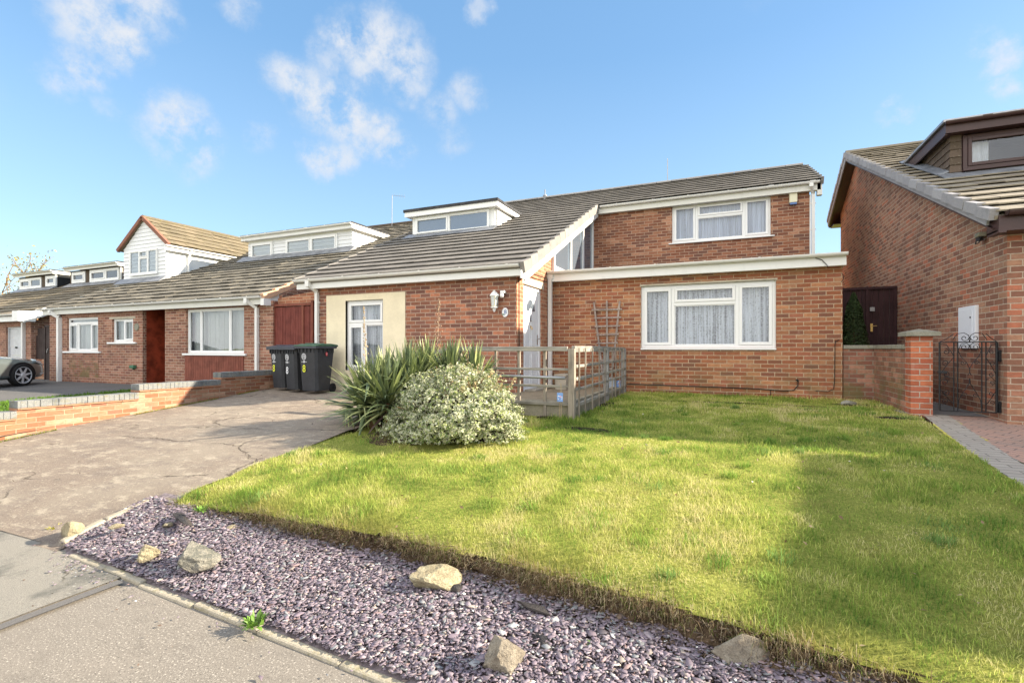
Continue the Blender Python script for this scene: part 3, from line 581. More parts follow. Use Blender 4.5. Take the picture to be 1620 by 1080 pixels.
# door side wall, facing +X
m = MB(); DY0, DY1, DZ0, DZ1 = 8.47, 9.47, .66, 2.68; X = -3.46
def wx(pts, xx=X): m.poly([(xx, a, b) for a, b in pts])
wx([(8.15, FZ), (DY0, FZ), (DY0, rz(DY0)-.1), (8.15, rz(8.15)-.1)]); wx([(DY0, DZ1), (DY1, DZ1), (DY1, rz(DY1)-.1), (DY0, rz(DY0)-.1)]); wx([(DY1, FZ), (10.10, FZ), (10.10, rz(10.1)-.1), (DY1, rz(DY1)-.1)]); wx([(DY0, FZ), (DY1, FZ), (DY1, DZ0), (DY0, DZ0)])
for a, b in ((DY0, 1), (DY1, -1)): m.poly([(X, a, DZ0), (X-.12, a, DZ0), (X-.12, a, DZ1), (X, a, DZ1)])
m.poly([(X, DY0, DZ1), (X, DY1, DZ1), (X-.12, DY1, DZ1), (X-.12, DY0, DZ1)])
m.build('wall', 'brick_side', MH)
m = MB(); m.box(-3.452, 8.40, DZ1+.002, -3.462, 9.56, DZ1+.14); m.build('lintel', 'lintel', MH)
m = MB()
for dz in (0, .075): m.tube([(-3.45, 8.17, 2.86+dz-.04), (-3.45, 8.3, 2.86+dz), (-3.45, 9.0, 2.85+dz), (-3.45, 9.95, 2.87+dz)], .006, 5)
m.tube([(-3.45, 8.24, .75), (-3.45, 8.24, 2.78)], .007, 5); m.build('cable', 'cable_black', MH)
# left gable (towards the passage) and back
m = MB(); m.prism([(-8.25, 8.16, FZ), (-8.25, 18.5, FZ), (-8.25, 18.5, 5.2), (-8.25, 15.98, rz(15.98)-.1), (-8.25, 8.16, rz(8.16)-.1)], (.2, 0, 0)); m.box(-8.24, 18.3, FZ, 1.78, 18.52, 5.3); m.build('wall', 'brick_left', MH)
# front door
dr = MB(); xf = X-.035
def xbox(mb, y0, y1, z0, z1, x0, x1): mb.box(x0, y0, z0, x1, y1, z1)
for (a, b, c, d) in ((DY0, DY0+.07, DZ0, DZ1), (DY1-.07, DY1, DZ0, DZ1), (DY0+.07, DY1-.07, DZ1-.07, DZ1)): xbox(dr, a, b, c, d, xf-.06, xf)
xbox(dr, DY0, DY1, DZ0-.02, DZ0+.03, xf-.06, X+.05)
dfr = dr.build('door_frame', 'door_white', MH, bevel=.004)
dp = MB(); a, b, c, d = DY0+.078, DY1-.078, DZ0+.035, DZ1-.078; xbox(dp, a, b, c, d, xf-.062, xf-.022)
pn = (b-a); 
def rp(y0, y1, z0, z1):
    y0 = a+pn*y0; y1 = a+pn*y1; z0 = c+(d-c)*z0; z1 = c+(d-c)*z1; w_ = .014
    for q in ((y0, y1, z0, z0+w_), (y0, y1, z1-w_, z1), (y0, y0+w_, z0+w_, z1-w_), (y1-w_, y1, z0+w_, z1-w_)): xbox(dp, *q, xf-.023, xf-.013)
    xbox(dp, y0+.035, y1-.035, z0+.035, z1-.035, xf-.023, xf-.016)
for q in ((.12, .46, .05, .36), (.54, .88, .05, .36), (.12, .46, .42, .70), (.54, .88, .42, .70)): rp(*q)
door = dp.build('door', 'door_white', MH, bevel=.003)
gl = MB(); yc = (a+b)/2; zc0 = c+(d-c)*.79; n = 12
for k in range(3):
    t0 = math.pi*k/3+.06; t1 = math.pi*(k+1)/3-.06
    gl.prism([(xf-.021, yc+r_*math.cos(t), zc0+r_*math.sin(t)) for r_, t in [(.07, t0), (.23, t0), (.23, (t0+t1)/2), (.23, t1), (.07, t1)]], (.006, 0, 0))
gl.prism([(xf-.021, yc-.03, zc0-.20), (xf-.021, yc+.03, zc0-.20), (xf-.021, yc+.035, zc0-.09), (xf-.021, yc, zc0-.05), (xf-.021, yc-.035, zc0-.09)], (.006, 0, 0)); gl.build('glazing', 'glass_sky', door)
h = MB(); yh = b-.06; h.box(xf-.022, yh-.018, 1.55, xf-.012, yh+.018, 1.75); h.tube([(xf-.012, yh, 1.67), (xf+.035, yh, 1.67), (xf+.035, yh-.11, 1.67)], .009, 6); h.build('handle', 'chrome', door)
k = MB(); k.lathe([(0, 0), (.022, 0), (.028, .012), (.012, .02), (0, .02)], (xf-.022, yc, zc0-.30), 10, 'X'); k.tube([(xf, yc-.03, zc0-.30), (xf+.01, yc-.03, zc0-.35), (xf+.01, yc+.03, zc0-.35), (xf, yc+.03, zc0-.30)], .006, 6); k.build('knocker', 'brass', door)
# extension
m = MB(); ex0, ex1, ez0, ez1 = -1.566, .811, 1.485, 2.71
wall_y(m, -3.46, 1.815, FZ, 2.94, 10.0, [(ex0, ex1, ez0, ez1)], .10)
m.prism([(1.815, 10.27, FZ), (1.815, 13.5, FZ), (1.815, 13.5, 3.05), (1.815, 10.27, 2.98)], (-.2, 0, 0)); m.build('wall', 'brick_ext', MH)
m = MB(); m.box(ex0-.02, 9.996, ez1, ex1+.02, 10.05, ez1+.035); m.build('lintel', 'lintel', MH)
m = MB(); m.box(-3.46, 9.82, 2.88, 1.82, 9.84, 3.06); m.box(-3.46, 9.84, 2.885, 1.82, 10.0, 2.905); m.box(1.82, 9.82, 2.88, 1.838, 13.5, 3.10); m.build('fascia', 'fascia_white', MH)
m = MB(); gutter(m, -3.45, 1.85, 9.82, 3.085, .055); m.build('gutter', 'gutter_white', MH)
m = MB(); m.prism([(-3.45, 9.78, 3.095), (-3.45, 14.2, 3.20), (-3.45, 14.2, 3.17), (-3.45, 9.78, 3.065)], (5.30, 0, 0)); m.build('roof', 'felt', MH)
# upper storey
ux0, ux1, uz0, uz1 = -1.319, .979, 4.225, 5.20
m = MB(); wall_y(m, -3.46, 1.79, 2.9, 5.26, 13.5, [(ux0, ux1, uz0, uz1)], .08)
m.prism([(1.79, 13.78, FZ), (1.79, 18.5, FZ), (1.79, 18.5, 5.35), (1.79, 15.98, rz(15.98)-.1), (1.79, 13.78, rz(13.78)-.1)], (-.2, 0, 0)); m.build('wall', 'brick_upper', MH)
m = MB(); m.box(-3.25, 13.36, 5.17, 2.0, 13.38, 5.33); m.box(-3.25, 13.38, 5.172, 2.0, 13.5, 5.19); m.box(1.93, 13.36, 5.05, 2.03, 13.5, 5.32); m.build('fascia', 'fascia_aged', MH)
m = MB(); gutter(m, -3.18, 1.97, 13.36, 5.365, .055); m.build('gutter', 'gutter_white', MH)
m = MB(); downpipe(m, 1.80, 13.305, 5.33, 13.5, 3.2, .034, .06); m.box(1.76, 13.26, 5.24, 1.84, 13.34, 5.34); m.box(1.79, 13.46, 3.2, 1.815, 13.5, 5.1); m.build('downpipe', 'gutter_white', MH)
# extension downpipe beside the door
m = MB(); m.bar((-3.40, 9.80, .72), (-3.40, 9.80, 3.04), .075, .075, (0, 1, 0)); m.box(-3.46, 9.77, 2.93, -3.34, 9.83, 3.1); m.build('downpipe', 'gutter_white', MH)
# roof slopes
G = (13.32-7.95)/UP.y/16
m = MB(); slope(m, (-8.6, 7.93, rz(7.93)), (1, 0, 0), 5.36, UP, (15.98-7.93)/UP.y, G, .33, .027, .002)
slope(m, (-3.24, 7.93+16*G*UP.y, rz(7.93+16*G*UP.y)), (1, 0, 0), 5.26, UP, (15.98-7.93)/UP.y-16*G, G, .33, .027, .002)
roof = m.build('roof', 'tile_main', MH)
m = MB(); Dn = Vector((0, 1, -.47)).normalized(); slope(m, (-8.6, 15.98, rz(15.98)), (1, 0, 0), 10.62, Dn, 3.1, .62, 1.6); m.build('roof', 'tile_main', MH)
m = MB(); x = -8.6
while x < 1.95:
    m.rv = random.random(); pr = [(.14*math.cos(math.pi*k/6), .085*math.sin(math.pi*k/6)) for k in range(7)]
    m.prism([(x, 15.98+p, rz(15.98)+.0+q+random.uniform(0, .004)) for p, q in pr], (.43, 0, 0)); x += .44
m.build('ridge_tiles', 'verge_grey', MH)
for q in ((-3.30, -3.215, 7.90, 16, -.15), (2.0, 2.06, 13.30, 8, -.12), (-8.66, -8.59, 7.93, 24, -.1)):
    m = MB(); verge(m, q[0], q[1], (0, q[2], rz(q[2])), UP, q[3]*G, G, .05, q[4]); m.build('verge_tiles', 'verge_grey', MH)
m = MB(); barge(m, -3.29, -3.262, (0, 7.95, rz(7.95)), UP, 5.95, -.15, -.30); m.prism([(-3.28, 8.0, rz(8.0)-.20), (-3.28, 13.4, rz(13.4)-.20), (-3.28, 13.4, rz(13.4)-.17), (-3.28, 8.0, rz(8)-.17)], (-.19, 0, 0))
m.box(-3.29, 7.9, 2.70, -3.262, 8.15, 2.84); m.build('bargeboard', 'fascia_white', MH); m = MB(); barge(m, 1.98, 2.0, (0, 13.38, rz(13.38)), UP, 2.8, -.08, -.24); m.build('bargeboard', 'fascia_white', MH)
m = MB(); m.box(-8.6, 7.98, 2.76, -3.292, 8.0, 2.93); m.box(-8.6, 8.0, 2.765, -3.292, 8.15, 2.785); m.build('fascia', 'fascia_white', MH)
m = MB(); gutter(m, -8.62, -3.31, 7.98, 2.955, .055); m.build('gutter', 'gutter_white', MH)
m = MB(); pu = at_y(487, 450, 7.92)[0]; downpipe(m, pu, 7.925, 2.91, 8.15, .62, .034, at_y(501, 500, 8.1)[0]-pu); m.box(pu-.05, 7.88, 2.80, pu+.05, 7.97, 2.93); m.build('downpipe', 'gutter_white', MH)
# side glazing above the extension roof (faces +X)
gy = [10.12, 11.36, 12.46, 13.48]; m = MB(); g = MB(); xs_ = -3.46
for y in gy: m.prism([(xs_, y-.045, 3.14), (xs_, y+.045, 3.14), (xs_, y+.045, rz(y+.045)-.2), (xs_, y-.045, rz(y-.045)-.2)], (.06, 0, 0))
m.box(xs_, 10.12, 3.12, xs_+.058, 13.5, 3.27); m.prism([(xs_, 10.1, rz(10.1)-.32), (xs_, 13.5, rz(13.5)-.32), (xs_, 13.5, rz(13.5)-.18), (xs_, 10.1, rz(10.1)-.18)], (.057, 0, 0))
g.poly([(xs_+.02, 10.1, 3.2), (xs_+.02, 13.5, 3.2), (xs_+.02, 13.5, rz(13.5)-.25), (xs_+.02, 10.1, rz(10.1)-.25)])
o = m.build('window', 'upvc', MH, bevel=.004, label='tall white side window whose panes follow the roof slope'); g.build('pane', 'glass_sky', o)
# windows
window(MH, ex0, ex1, ez0, ez1, 10.0, [(0, .24, 0, 1, 1), (.24, .745, 0, .72, 0), (.24, .745, .72, 1, 1), (.745, 1, 0, 1, 1)], fw=.06, sash=.052, label='large ground-floor window with patterned net curtain', silll=0)
window(MH, ux0, ux1, uz0, uz1, 13.5, [(0, .25, 0, 1, 1), (.25, .755, 0, .66, 0), (.25, .755, .66, 1, 1), (.755, 1, 0, 1, 1)], fw=.055, sash=.05, curtain='lace_upper', label='upstairs window with bluish net curtain', silll=.08)
window(MH, wx0, wx1, wz0, wz1, 8.15, [(0, .46, 0, .68, 1), (.46, 1, 0, .68, 0), (0, 1, .68, 1, 1)], fw=.055, sash=.05, curtain='lace_door', label='tall narrow window in the cream rendered panel', sill=False)
# dormer
dm = MB(); dm.box(-8.12, 11.62, 4.35, -5.55, 13.4, 5.16); dorm = dm.build('dormer', 'upvc', MH)
m = MB(); m.box(-8.27, 11.45, 5.14, -5.40, 11.48, 5.29); m.box(-5.43, 11.48, 5.142, -5.401, 13.3, 5.29); m.box(-8.26, 11.48, 5.15, -5.43, 13.3, 5.17); m.box(-5.50, 11.66, 4.4, -5.53, 13.2, 5.10); m.build('fascia', 'upvc', dorm)
m = MB(); m.box(-8.29, 11.43, 5.292, -5.385, 13.35, 5.325); m.box(-8.30, 11.425, 5.27, -5.38, 11.46, 5.345); m.box(-5.41, 11.46, 5.27, -5.378, 13.3, 5.34); m.box(-8.30, 11.46, 5.27, -8.27, 13.3, 5.34); m.build('flat_roof', 'felt', dorm)
m = MB(); m.prism([(-8.25, 11.25, rz(11.25)+.045), (-8.25, 11.62, rz(11.62)+.06), (-8.25, 11.62, rz(11.62)+.075), (-8.25, 11.25, rz(11.25)+.055)], (2.8, 0, 0)); m.build('flashing', 'lead', dorm)
window(MH, -8.02, -5.70, 4.62, 5.13, 11.57, [(0, .47, 0, 1, 1), (.47, 1, 0, 1, 0)], fw=.05, sash=.045, glass='glass_sky', curtain=None, sill=False, rec=0, label='two-pane dormer window')
for q in (-8.09, -5.62): pass
# roof flue
m = MB(); p = at_y(862, 316, 15.9); m.lathe([(.05, -.15), (.05, .10), (.07, .11), (.07, .15), (.02, .17), (0, .17)], (p[0], 15.9, rz(15.9)), 10); m.tube([(p[0], 15.92, rz(15.9)+.1), (p[0], 15.92, rz(15.9)+.34)], .022, 6); m.build('flue', 'grey_plastic', MH)
m = MB(); p = at_y(1056, 290, 16.1); m.tube([(p[0], 16.1, 6.3), (p[0], 16.1, 7.42)], .013, 6); m.build('aerial', 'aluminium', MH)

# ================================================================== NEIGHBOUR LEFT (gabled dormer)
BH = house('brick_bungalow', 'brick bungalow left of the wheelie bins with mossy roof, gabled dormer and red-brown front door', 'house', (-14.5, 8.6, .45))
YB = 8.5; WL, WR = -19.75, -9.92
w1 = pxbox(106, 155, 502, 555.5, YB); w2 = pxbox(177.5, 210.5, 504, 541, YB); w3 = pxbox(294.5, 386, 487.5, 559, YB); pd = pxbox(225.5, 261, 484, 603.5, YB)
m = MB(); wall_y(m, WL, WR, .15, 2.62, YB, [w1, w2, w3, (pd[0], pd[1], .42, 2.62)], .10)
m.prism([(WR, YB+.27, .15), (WR, 20, .15), (WR, 20, 5.1), (WR, 16.8, zb(16.8)-.12), (WR, YB+.27, zb(YB+.27)-.12)], (-.2, 0, 0)); m.build('wall', 'brick_left', BH)
m = MB(); wall_y(m, WL, WR, .15, .62, YB-.012, [(pd[0]-.0, pd[1], .1, .9)], .0, .012); 
m = MB(); a = pxbox(110, 156, 559, 596, YB); m.box(a[0], YB-.006, a[2], a[1], YB+.02, a[3]); m.build('wall_patch', 'brick_stained', BH)
# recessed red-brown door and porch
m = MB(); m.box(pd[0]-.2, YB+.75, .4, pd[1]+.2, YB+.80, 2.62); m.box(pd[0]-.03, YB+.1, .4, pd[0], YB+.76, 2.62); pw = m.build('porch_wall', 'red_paint', BH)
m = MB(); m.box(pd[0]+.12, YB+.70, .46, pd[1]-.12, YB+.749, 2.46); m.box(pd[0]+.22, YB+.69, 1.5, pd[1]-.22, YB+.70, 2.3); m.build('door', 'wood_stain', BH)
m = MB(); m.box(pd[0]-.05, YB-.25, .36, pd[1]+.05, YB+.75, .43); m.build('step', 'concrete', BH)
a = pxbox(293, 386, 562, 604, YB); m = MB(); x = a[0]
while x < a[1]-.02: m.box(x+.004, YB-.02, a[2], min(x+.085, a[1]), YB+.01, a[3]); x += .089
m.box(a[0], YB-.008, a[2], a[1], YB+.012, a[3]-.002); m.build('timber_panel', 'wood_stain', BH)
window(BH, *w1, YB, [(0, .30, 0, .86, 1), (.30, .74, 0, .86, 0), (.74, 1, 0, .86, 1), (0, 1, .86, 1, 0)], fw=.05, sash=.04, curtain='blind', label='three-light window with a blind beside the downpipe', silll=.16, sillh=.05)
window(BH, *w2, YB, [(0, .5, 0, 1, 0), (.5, 1, 0, 1, 1)], fw=.05, sash=.045, curtain='blind', label='small two-light window beside the door', silll=.18, sillh=.05)
window(BH, *w3, YB, [(0, .22, 0, 1, 0), (.22, .75, 0, 1, 0), (.75, 1, 0, 1, 0)], fw=.055, sash=.05, curtain='blind', label='large three-light picture window above the timber panel', silll=.1, sillh=.05)
m = MB(); m.box(w2[0]-.12, YB-.012, w2[3]+.0, w2[1]+.12, YB+.04, w2[3]+.05); m.build('lintel', 'lintel', BH)
m = MB(); p = at_y(216.5, 517, YB); m.lathe([(0, -.02), (.10, -.02), (.11, 0), (.10, .01)], (p[0], YB, p[2]), 14, 'Y'); m.build('number_plate', 'cap_stone', BH)
m = MB(); p = at_y(213, 579, YB); m.box(p[0]-.09, YB-.10, p[2]-.06, p[0]+.10, YB, p[2]+.03); m.tube([(p[0], YB-.03, p[2]-.05), (p[0], YB-.03, p[2]-.1)], .03, 6); m.build('boiler_vent', 'green_mark', BH, bevel=.02)
m = MB(); m.box(WL-.1, 8.36, 2.53, -9.99, 8.38, 2.68); m.box(WL-.1, 8.38, 2.535, -9.99, 8.5, 2.555); m.build('fascia', 'fascia_aged', BH)
m = MB(); gutter(m, WL-.25, -10.08, 8.36, 2.72, .055); m.build('gutter', 'gutter_white', BH)
m = MB(); pu = at_y(389.5, 470, 8.3)[0]; downpipe(m, pu, 8.305, 2.69, YB, .5, .036, at_y(406, 500, 8.45)[0]-pu); m.box(pu-.05, 8.26, 2.56, pu+.05, 8.35, 2.70); m.build('downpipe', 'gutter_white', BH)
m = MB(); pu = at_y(80, 488, 8.3)[0]; downpipe(m, pu, 8.305, 2.66, YB, .35, .055, at_y(93.5, 520, 8.45)[0]-pu); m.build('downpipe', 'gutter_white', BH)
m = MB(); slope(m, (-20.0, 8.34, zb(8.34)), (1, 0, 0), 9.97, UP, (16.8-8.34)/UP.y, .37, .33, .026, .009); m.build('roof', 'tile_left', BH)
m = MB(); slope(m, (-20.0, 16.8, zb(16.8)), (1, 0, 0), 9.97, Dn, 3.6, .7, 1.6); m.build('roof', 'tile_left', BH)
m = MB(); m.tube([(-20, 16.8, zb(16.8)+.02), (-10.03, 16.8, zb(16.8)+.02)], .10, 8); m.build('ridge_tiles', 'tile_hung', BH)
m = MB(); verge(m, -10.10, -9.99, (0, 8.30, zb(8.30)), UP, 24*.38, .38, .06, -.09, .008); m.build('verge_tiles', 'verge_peach', BH)
m = MB(); barge(m, -10.06, -10.03, (0, 8.32, zb(8.32)), UP, 9.2, -.09, -.24); m.box(-10.10, 8.30, 2.50, -9.985, 8.5, 2.66); m.build('bargeboard', 'fascia_white', BH)
# gabled dormer
gx0, gx1, gy_ = -20.2, -17.78, 10.85; rx = (gx0+gx1)/2; re, ra = 5.06, 6.14
m = MB(); m.box(gx0, gy_+.02, 3.7, gx1, 13.6, 5.1); m.prism([(gx0, gy_+.02, 5.1), (gx1, gy_+.02, 5.1), (rx, gy_+.02, 5.98)], (0, 3.4, 0)); gd = m.build('dormer', 'upvc', BH)
m = MB(); z = 3.84
while z < 6.0:
    hw = (gx1-gx0)/2 if z < 5.05 else (gx1-gx0)/2*(6.06-z)/.98
    if hw > .05: m.prism([(rx-hw, gy_+.018, z), (rx-hw, gy_-.012, z+.002), (rx-hw+(.0 if z < 5 else .10), gy_+.006, z+.13), (rx-hw+(.0 if z < 5 else .10), gy_+.018, z+.13)], (2*hw-(0 if z < 5 else .0), 0, 0)) if z < 4.95 else m.poly([(rx-hw, gy_-.004, z), (rx+hw, gy_-.004, z), (rx+max(hw-.17, 0), gy_+.008, z+.13), (rx-max(hw-.17, 0), gy_+.008, z+.13)])
    z += .135
m.build('cladding', 'cladding_white', gd)
m = MB(); UR = Vector((-1, 0, .74)).normalized(); slope(m, (gx1+.22, 10.80, re), (0, 1, 0), 5.2, UR, 1.80, .30, .33, .026, .008); UL_ = Vector((1, 0, .74)).normalized(); slope(m, (gx0-.22, 10.80, re), (0, 1, 0), 5.2, UL_, 1.80, .30, .33, .026, .008); m.build('gable_roof', 'tile_gable', gd)
m = MB(); m.tube([(rx, 10.78, re+1.07), (rx, 15.8, re+1.07)], .08, 8); m.build('ridge_tiles', 'tile_gable', gd)
m = MB()
for s_, x0_ in ((1, gx1+.25), (-1, gx0-.25)):
    U_ = Vector((-s_, 0, .74)).normalized(); Nn_ = Vector((s_*.74, 0, 1)).normalized(); o_ = Vector((x0_, 10.74, re-.02))
    for k in range(6):
        a_ = o_+U_*(k*.32); b_ = o_+U_*((k+1)*.32 if k < 5 else 1.83); m.rv = random.random(); m.prism([a_-Nn_*.06, b_-Nn_*.06, b_+Nn_*.06, a_+Nn_*.06], (0, .09, 0))
m.build('verge_tiles', 'verge_brown', gd)
m = MB(); m.box(gx1+.14, 10.72, 4.86, gx1+.16, 13.4, 5.04); gu = [(gx1+.16+.05-.05*math.cos(math.pi*k/6), 5.03-.05*math.sin(math.pi*k/6)) for k in range(7)]; m.prism([(x_, 10.70, z_) for x_, z_ in gu], (0, 2.7, 0)); m.build('fascia', 'upvc', gd)
m = MB(); m.bar((gx1+.21, 11.6, 5.0), (gx1+.06, 11.6, 4.75), .06, .06); m.bar((gx1+.06, 11.6, 4.76), (gx1+.06, 11.6, 4.2), .06, .06, (0, 1, 0)); m.build('downpipe', 'upvc', gd)
gw = pxbox(207, 250.5, 395.5, 434, gy_)
window(BH, *gw, gy_-.02, [(0, .35, 0, 1, 0), (.35, .68, 0, .70, 0), (.35, .68, .70, 1, 1), (.68, 1, 0, 1, 0)], fw=.05, sash=.03, curtain='curtain_white', sill=True, silll=.03, rec=-.04, label='window in the gabled dormer')
m = MB(); m.prism([(gx0-.1, gy_-.30, zb(gy_-.3)+.05), (gx0-.1, gy_+.03, zb(gy_)+.07), (gx0-.1, gy_+.03, zb(gy_)+.14), (gx0-.1, gy_-.02, zb(gy_)+.14), (gx0-.1, gy_-.30, zb(gy_-.3)+.06)], (gx1-gx0+.2, 0, 0)); m.build('flashing', 'lead', gd)
# flat white dormer
m = MB(); m.box(-15.95, 12.62, 4.55, -11.15, 14.6, 5.36); fd = m.build('dormer', 'upvc', BH)
m = MB(); z = 4.64
while z < 5.28: m.prism([(-15.95, 12.62, z), (-15.95, 12.595, z+.002), (-15.95, 12.612, z+.125), (-15.95, 12.62, z+.125)], (4.8, 0, 0)); z += .13
m.build('cladding', 'cladding_white', fd)
m = MB(); m.box(-16.1, 12.42, 5.34, -11.0, 12.45, 5.50); m.box(-11.03, 12.45, 5.34, -11.0, 14.6, 5.50); m.box(-16.08, 12.45, 5.35, -11.03, 14.6, 5.37); gutter(m, -16.12, -11.0, 12.42, 5.50, .05); m.build('fascia', 'fascia_white', fd)
m = MB(); m.box(-16.12, 12.40, 5.50, -10.98, 14.65, 5.54); m.build('flat_roof', 'felt', fd)
m = MB(); m.prism([(-16.2, 12.3, zb(12.3)+.05), (-16.2, 12.63, zb(12.6)+.05), (-16.2, 12.63, zb(12.6)+.15), (-16.2, 12.58, zb(12.6)+.15), (-16.2, 12.3, zb(12.3)+.06)], (5.2, 0, 0)); m.build('flashing', 'lead', fd)
f1 = pxbox(398, 432.5, 384, 409, 12.6); window(BH, *f1, 12.575, [(0, 1, 0, 1, 1)], fw=.05, sash=.045, curtain='blind', sill=False, rec=-.02, label='single-light window of the flat dormer')
f2 = pxbox(453, 534.5, 374.5, 401, 12.6); window(BH, *f2, 12.575, [(0, .5, 0, 1, 1), (.5, 1, 0, 1, 1)], fw=.05, sash=.045, curtain='blind', sill=False, rec=-.02, label='two-light window of the flat dormer')

# ================================================================== THIRD HOUSE ALONG (with garage)
CH = house('brick_bungalow', 'farthest bungalow at the left edge with white garage door and two brown tile-hung dormers', 'house', (-25, 8.9, .3))
YC = 8.8; gd_ = pxbox(9.5, 36, 517, 585, YC); gd_ = (gd_[0], gd_[1], .3, gd_[3])
m = MB(); wall_y(m, -30.3, -21.6, .1, 2.45, YC, [gd_], .12); m.prism([(-21.6, YC+.27, .1), (-21.6, 20, .1), (-21.6, 20, 4.8), (-21.6, 16.9, zc_(16.9)-.12), (-21.6, YC+.27, zc_(YC+.27)-.12)], (-.2, 0, 0)); m.build('wall', 'brick_left', CH)
m = MB(); 
for k in range(6): m.box(gd_[0]+.05, YC+.09+.004*(k % 2), gd_[2]+k*(gd_[3]-gd_[2]-.06)/6+.006, gd_[1]-.05, YC+.12, gd_[2]+(k+1)*(gd_[3]-gd_[2]-.06)/6)
rect_frame(m, gd_[0], gd_[1], gd_[2], gd_[3], YC+.05, YC+.13, .05); g_ = m.build('garage_door', 'garage_white', CH)
p = at_y(26.5, 549.5, YC+.08); m = MB(); m.lathe([(0, -.05), (.03, -.05), (.03, 0), (0, 0)], (p[0], YC+.09, p[2]), 8, 'Y'); m.build('handle', 'black_iron', g_)
m = MB(); m.box(-30.6, 8.56, 2.40, -21.42, 8.58, 2.60); m.box(-30.6, 8.58, 2.405, -21.42, 8.8, 2.425); m.build('fascia', 'fascia_white', CH)
m = MB(); gutter(m, -30.6, -21.5, 8.56, 2.64, .055); m.build('gutter', 'gutter_white', CH)
m = MB(); pu = at_y(23, 500, 8.5)[0]; downpipe(m, pu, 8.505, 2.6, YC, .35, .045, at_y(36.5, 520, 8.75)[0]-pu); m.build('downpipe', 'gutter_white', CH)
m = MB(); slope(m, (-30.6, 8.54, zc_(8.54)), (1, 0, 0), 9.2, UP, (16.9-8.54)/UP.y, .37, .5, .026, .009); slope(m, (-30.6, 16.9, zc_(16.9)), (1, 0, 0), 9.2, Dn, 3.6, .9, 2.3); m.build('roof', 'tile_far', CH)
m = MB(); barge(m, -21.38, -21.32, (0, 8.4, zc_(8.4)), UP, 9.4, .02, -.24); m.box(-21.7, 8.35, 2.38, -21.31, 8.8, 2.72); m.build('bargeboard', 'fascia_white', CH)
def small_dormer(x0, x1, Yf, z0, z1, wins):
    m = MB(); m.box(x0, Yf, z0-.5, x1, Yf+2.2, z1-.12); d = m.build('dormer', 'tile_hung', CH)
    m = MB(); m.box(x0-.12, Yf-.18, z1-.14, x1+.12, Yf-.15, z1); m.box(x1+.09, Yf-.15, z1-.14, x1+.12, Yf+2.2, z1); gutter(m, x0-.12, x1+.12, Yf-.18, z1, .045); m.box(x1-.03, Yf-.03, z0-.1, x1+.03, Yf+.03, z1-.12); m.build('fascia', 'fascia_aged', d)
    m = MB(); m.box(x0-.14, Yf-.2, z1+.002, x1+.14, Yf+2.25, z1+.045); m.build('flat_roof', 'felt', d)
    m = MB(); m.prism([(x0-.1, Yf-.3, zc_(Yf-.3)+.05), (x0-.1, Yf+.0, zc_(Yf)+.05), (x0-.1, Yf+.0, zc_(Yf)+.12), (x0-.1, Yf-.3, zc_(Yf-.3)+.06)], (x1-x0+.2, 0, 0)); m.build('flashing', 'lead', d)
    for wb, cells in wins: window(CH, *wb, Yf-.02, cells, fw=.09, sash=.05, curtain='blind', sill=False, rec=-.02)
small_dormer(-26.0, -22.35, 11.9, zc_(11.9), 4.92, [(pxbox(114, 135, 430, 447.5, 11.88), [(0, 1, 0, 1, 1)]), (pxbox(142.5, 188.5, 425, 444.5, 11.88), [(0, .55, 0, 1, 1), (.55, 1, 0, 1, 0)])])
small_dormer(-30.0, -26.9, 11.8, zc_(11.8), 4.86, [(pxbox(31.5, 65.5, 440, 456.5, 11.78), [(0, .5, 0, 1, 1), (.5, 1, 0, 1, 0)]), (pxbox(72.5, 88.5, 436, 452.5, 11.78), [(0, 1, 0, 1, 1)])])

# ================================================================== RIGHT HOUSE
RH = house('brick_house', 'brick house at the right edge with brown gutter, brown soffit and tile-hung dormer', 'house', (4.5, 8, .6))
m = MB(); XR = 3.12
m.poly([(XR, 17.45, FZ), (XR, 7.89, FZ), (XR, 7.89, zr(7.89)-.12), (XR, 15.5, zr(15.5)-.12), (XR, 17.45, zr(15.5)-.12-.476*1.95)])
m.box(XR+.01, 17.25, FZ, 12, 17.45, 5.6); m.build('wall', 'brick_right', RH)
m = MB(); wall_y(m, XR, 12, FZ, 3.05, 7.89, [(9.2, 11, 1.5, 2.7)], .1, sides=(0, 1)); m.build('wall', 'brick_right', RH)
m = MB(); slope(m, (2.90, 7.60, zr(7.60)), (1, 0, 0), 9.3, (0, 1, .451), (15.5-7.6)/Vector((0, 1, .451)).normalized().y, .372, .30, .028, .006); m.build('roof', 'tile_right', RH)
m = MB(); slope(m, (2.90, 15.5, zr(15.5)), (1, 0, 0), 9.3, (0, 1, -.476), 2.78, .37, 1.2, .026); m.build('roof', 'tile_right', RH)
UR2 = Vector((0, 1, .451)).normalized()
m = MB(); m.tube([(2.88, 15.5, zr(15.5)+.02), (12.2, 15.5, zr(15.5)+.02)], .07, 8); m.build('ridge_tiles', 'tile_right', RH)
m = MB(); verge(m, 2.845, 2.93, (0, 7.60, zr(7.60)), UR2, 23*.38, .38, .052, -.085, .005); DR = Vector((0, 1, -.476)).normalized(); verge(m, 2.845, 2.93, (0, 15.5, zr(15.5)), DR, 7*.39, .39, .05, -.06); m.build('verge_tiles', 'verge_blue', RH)
m = MB(); barge(m, 2.875, 2.90, (0, 7.7, zr(7.7)), UR2, 8.6, -.09, -.155); barge(m, 2.865, 2.89, (0, 15.5, zr(15.5)), DR, 2.76, -.05, -.22); m.build('bargeboard', 'verge_blue', RH)
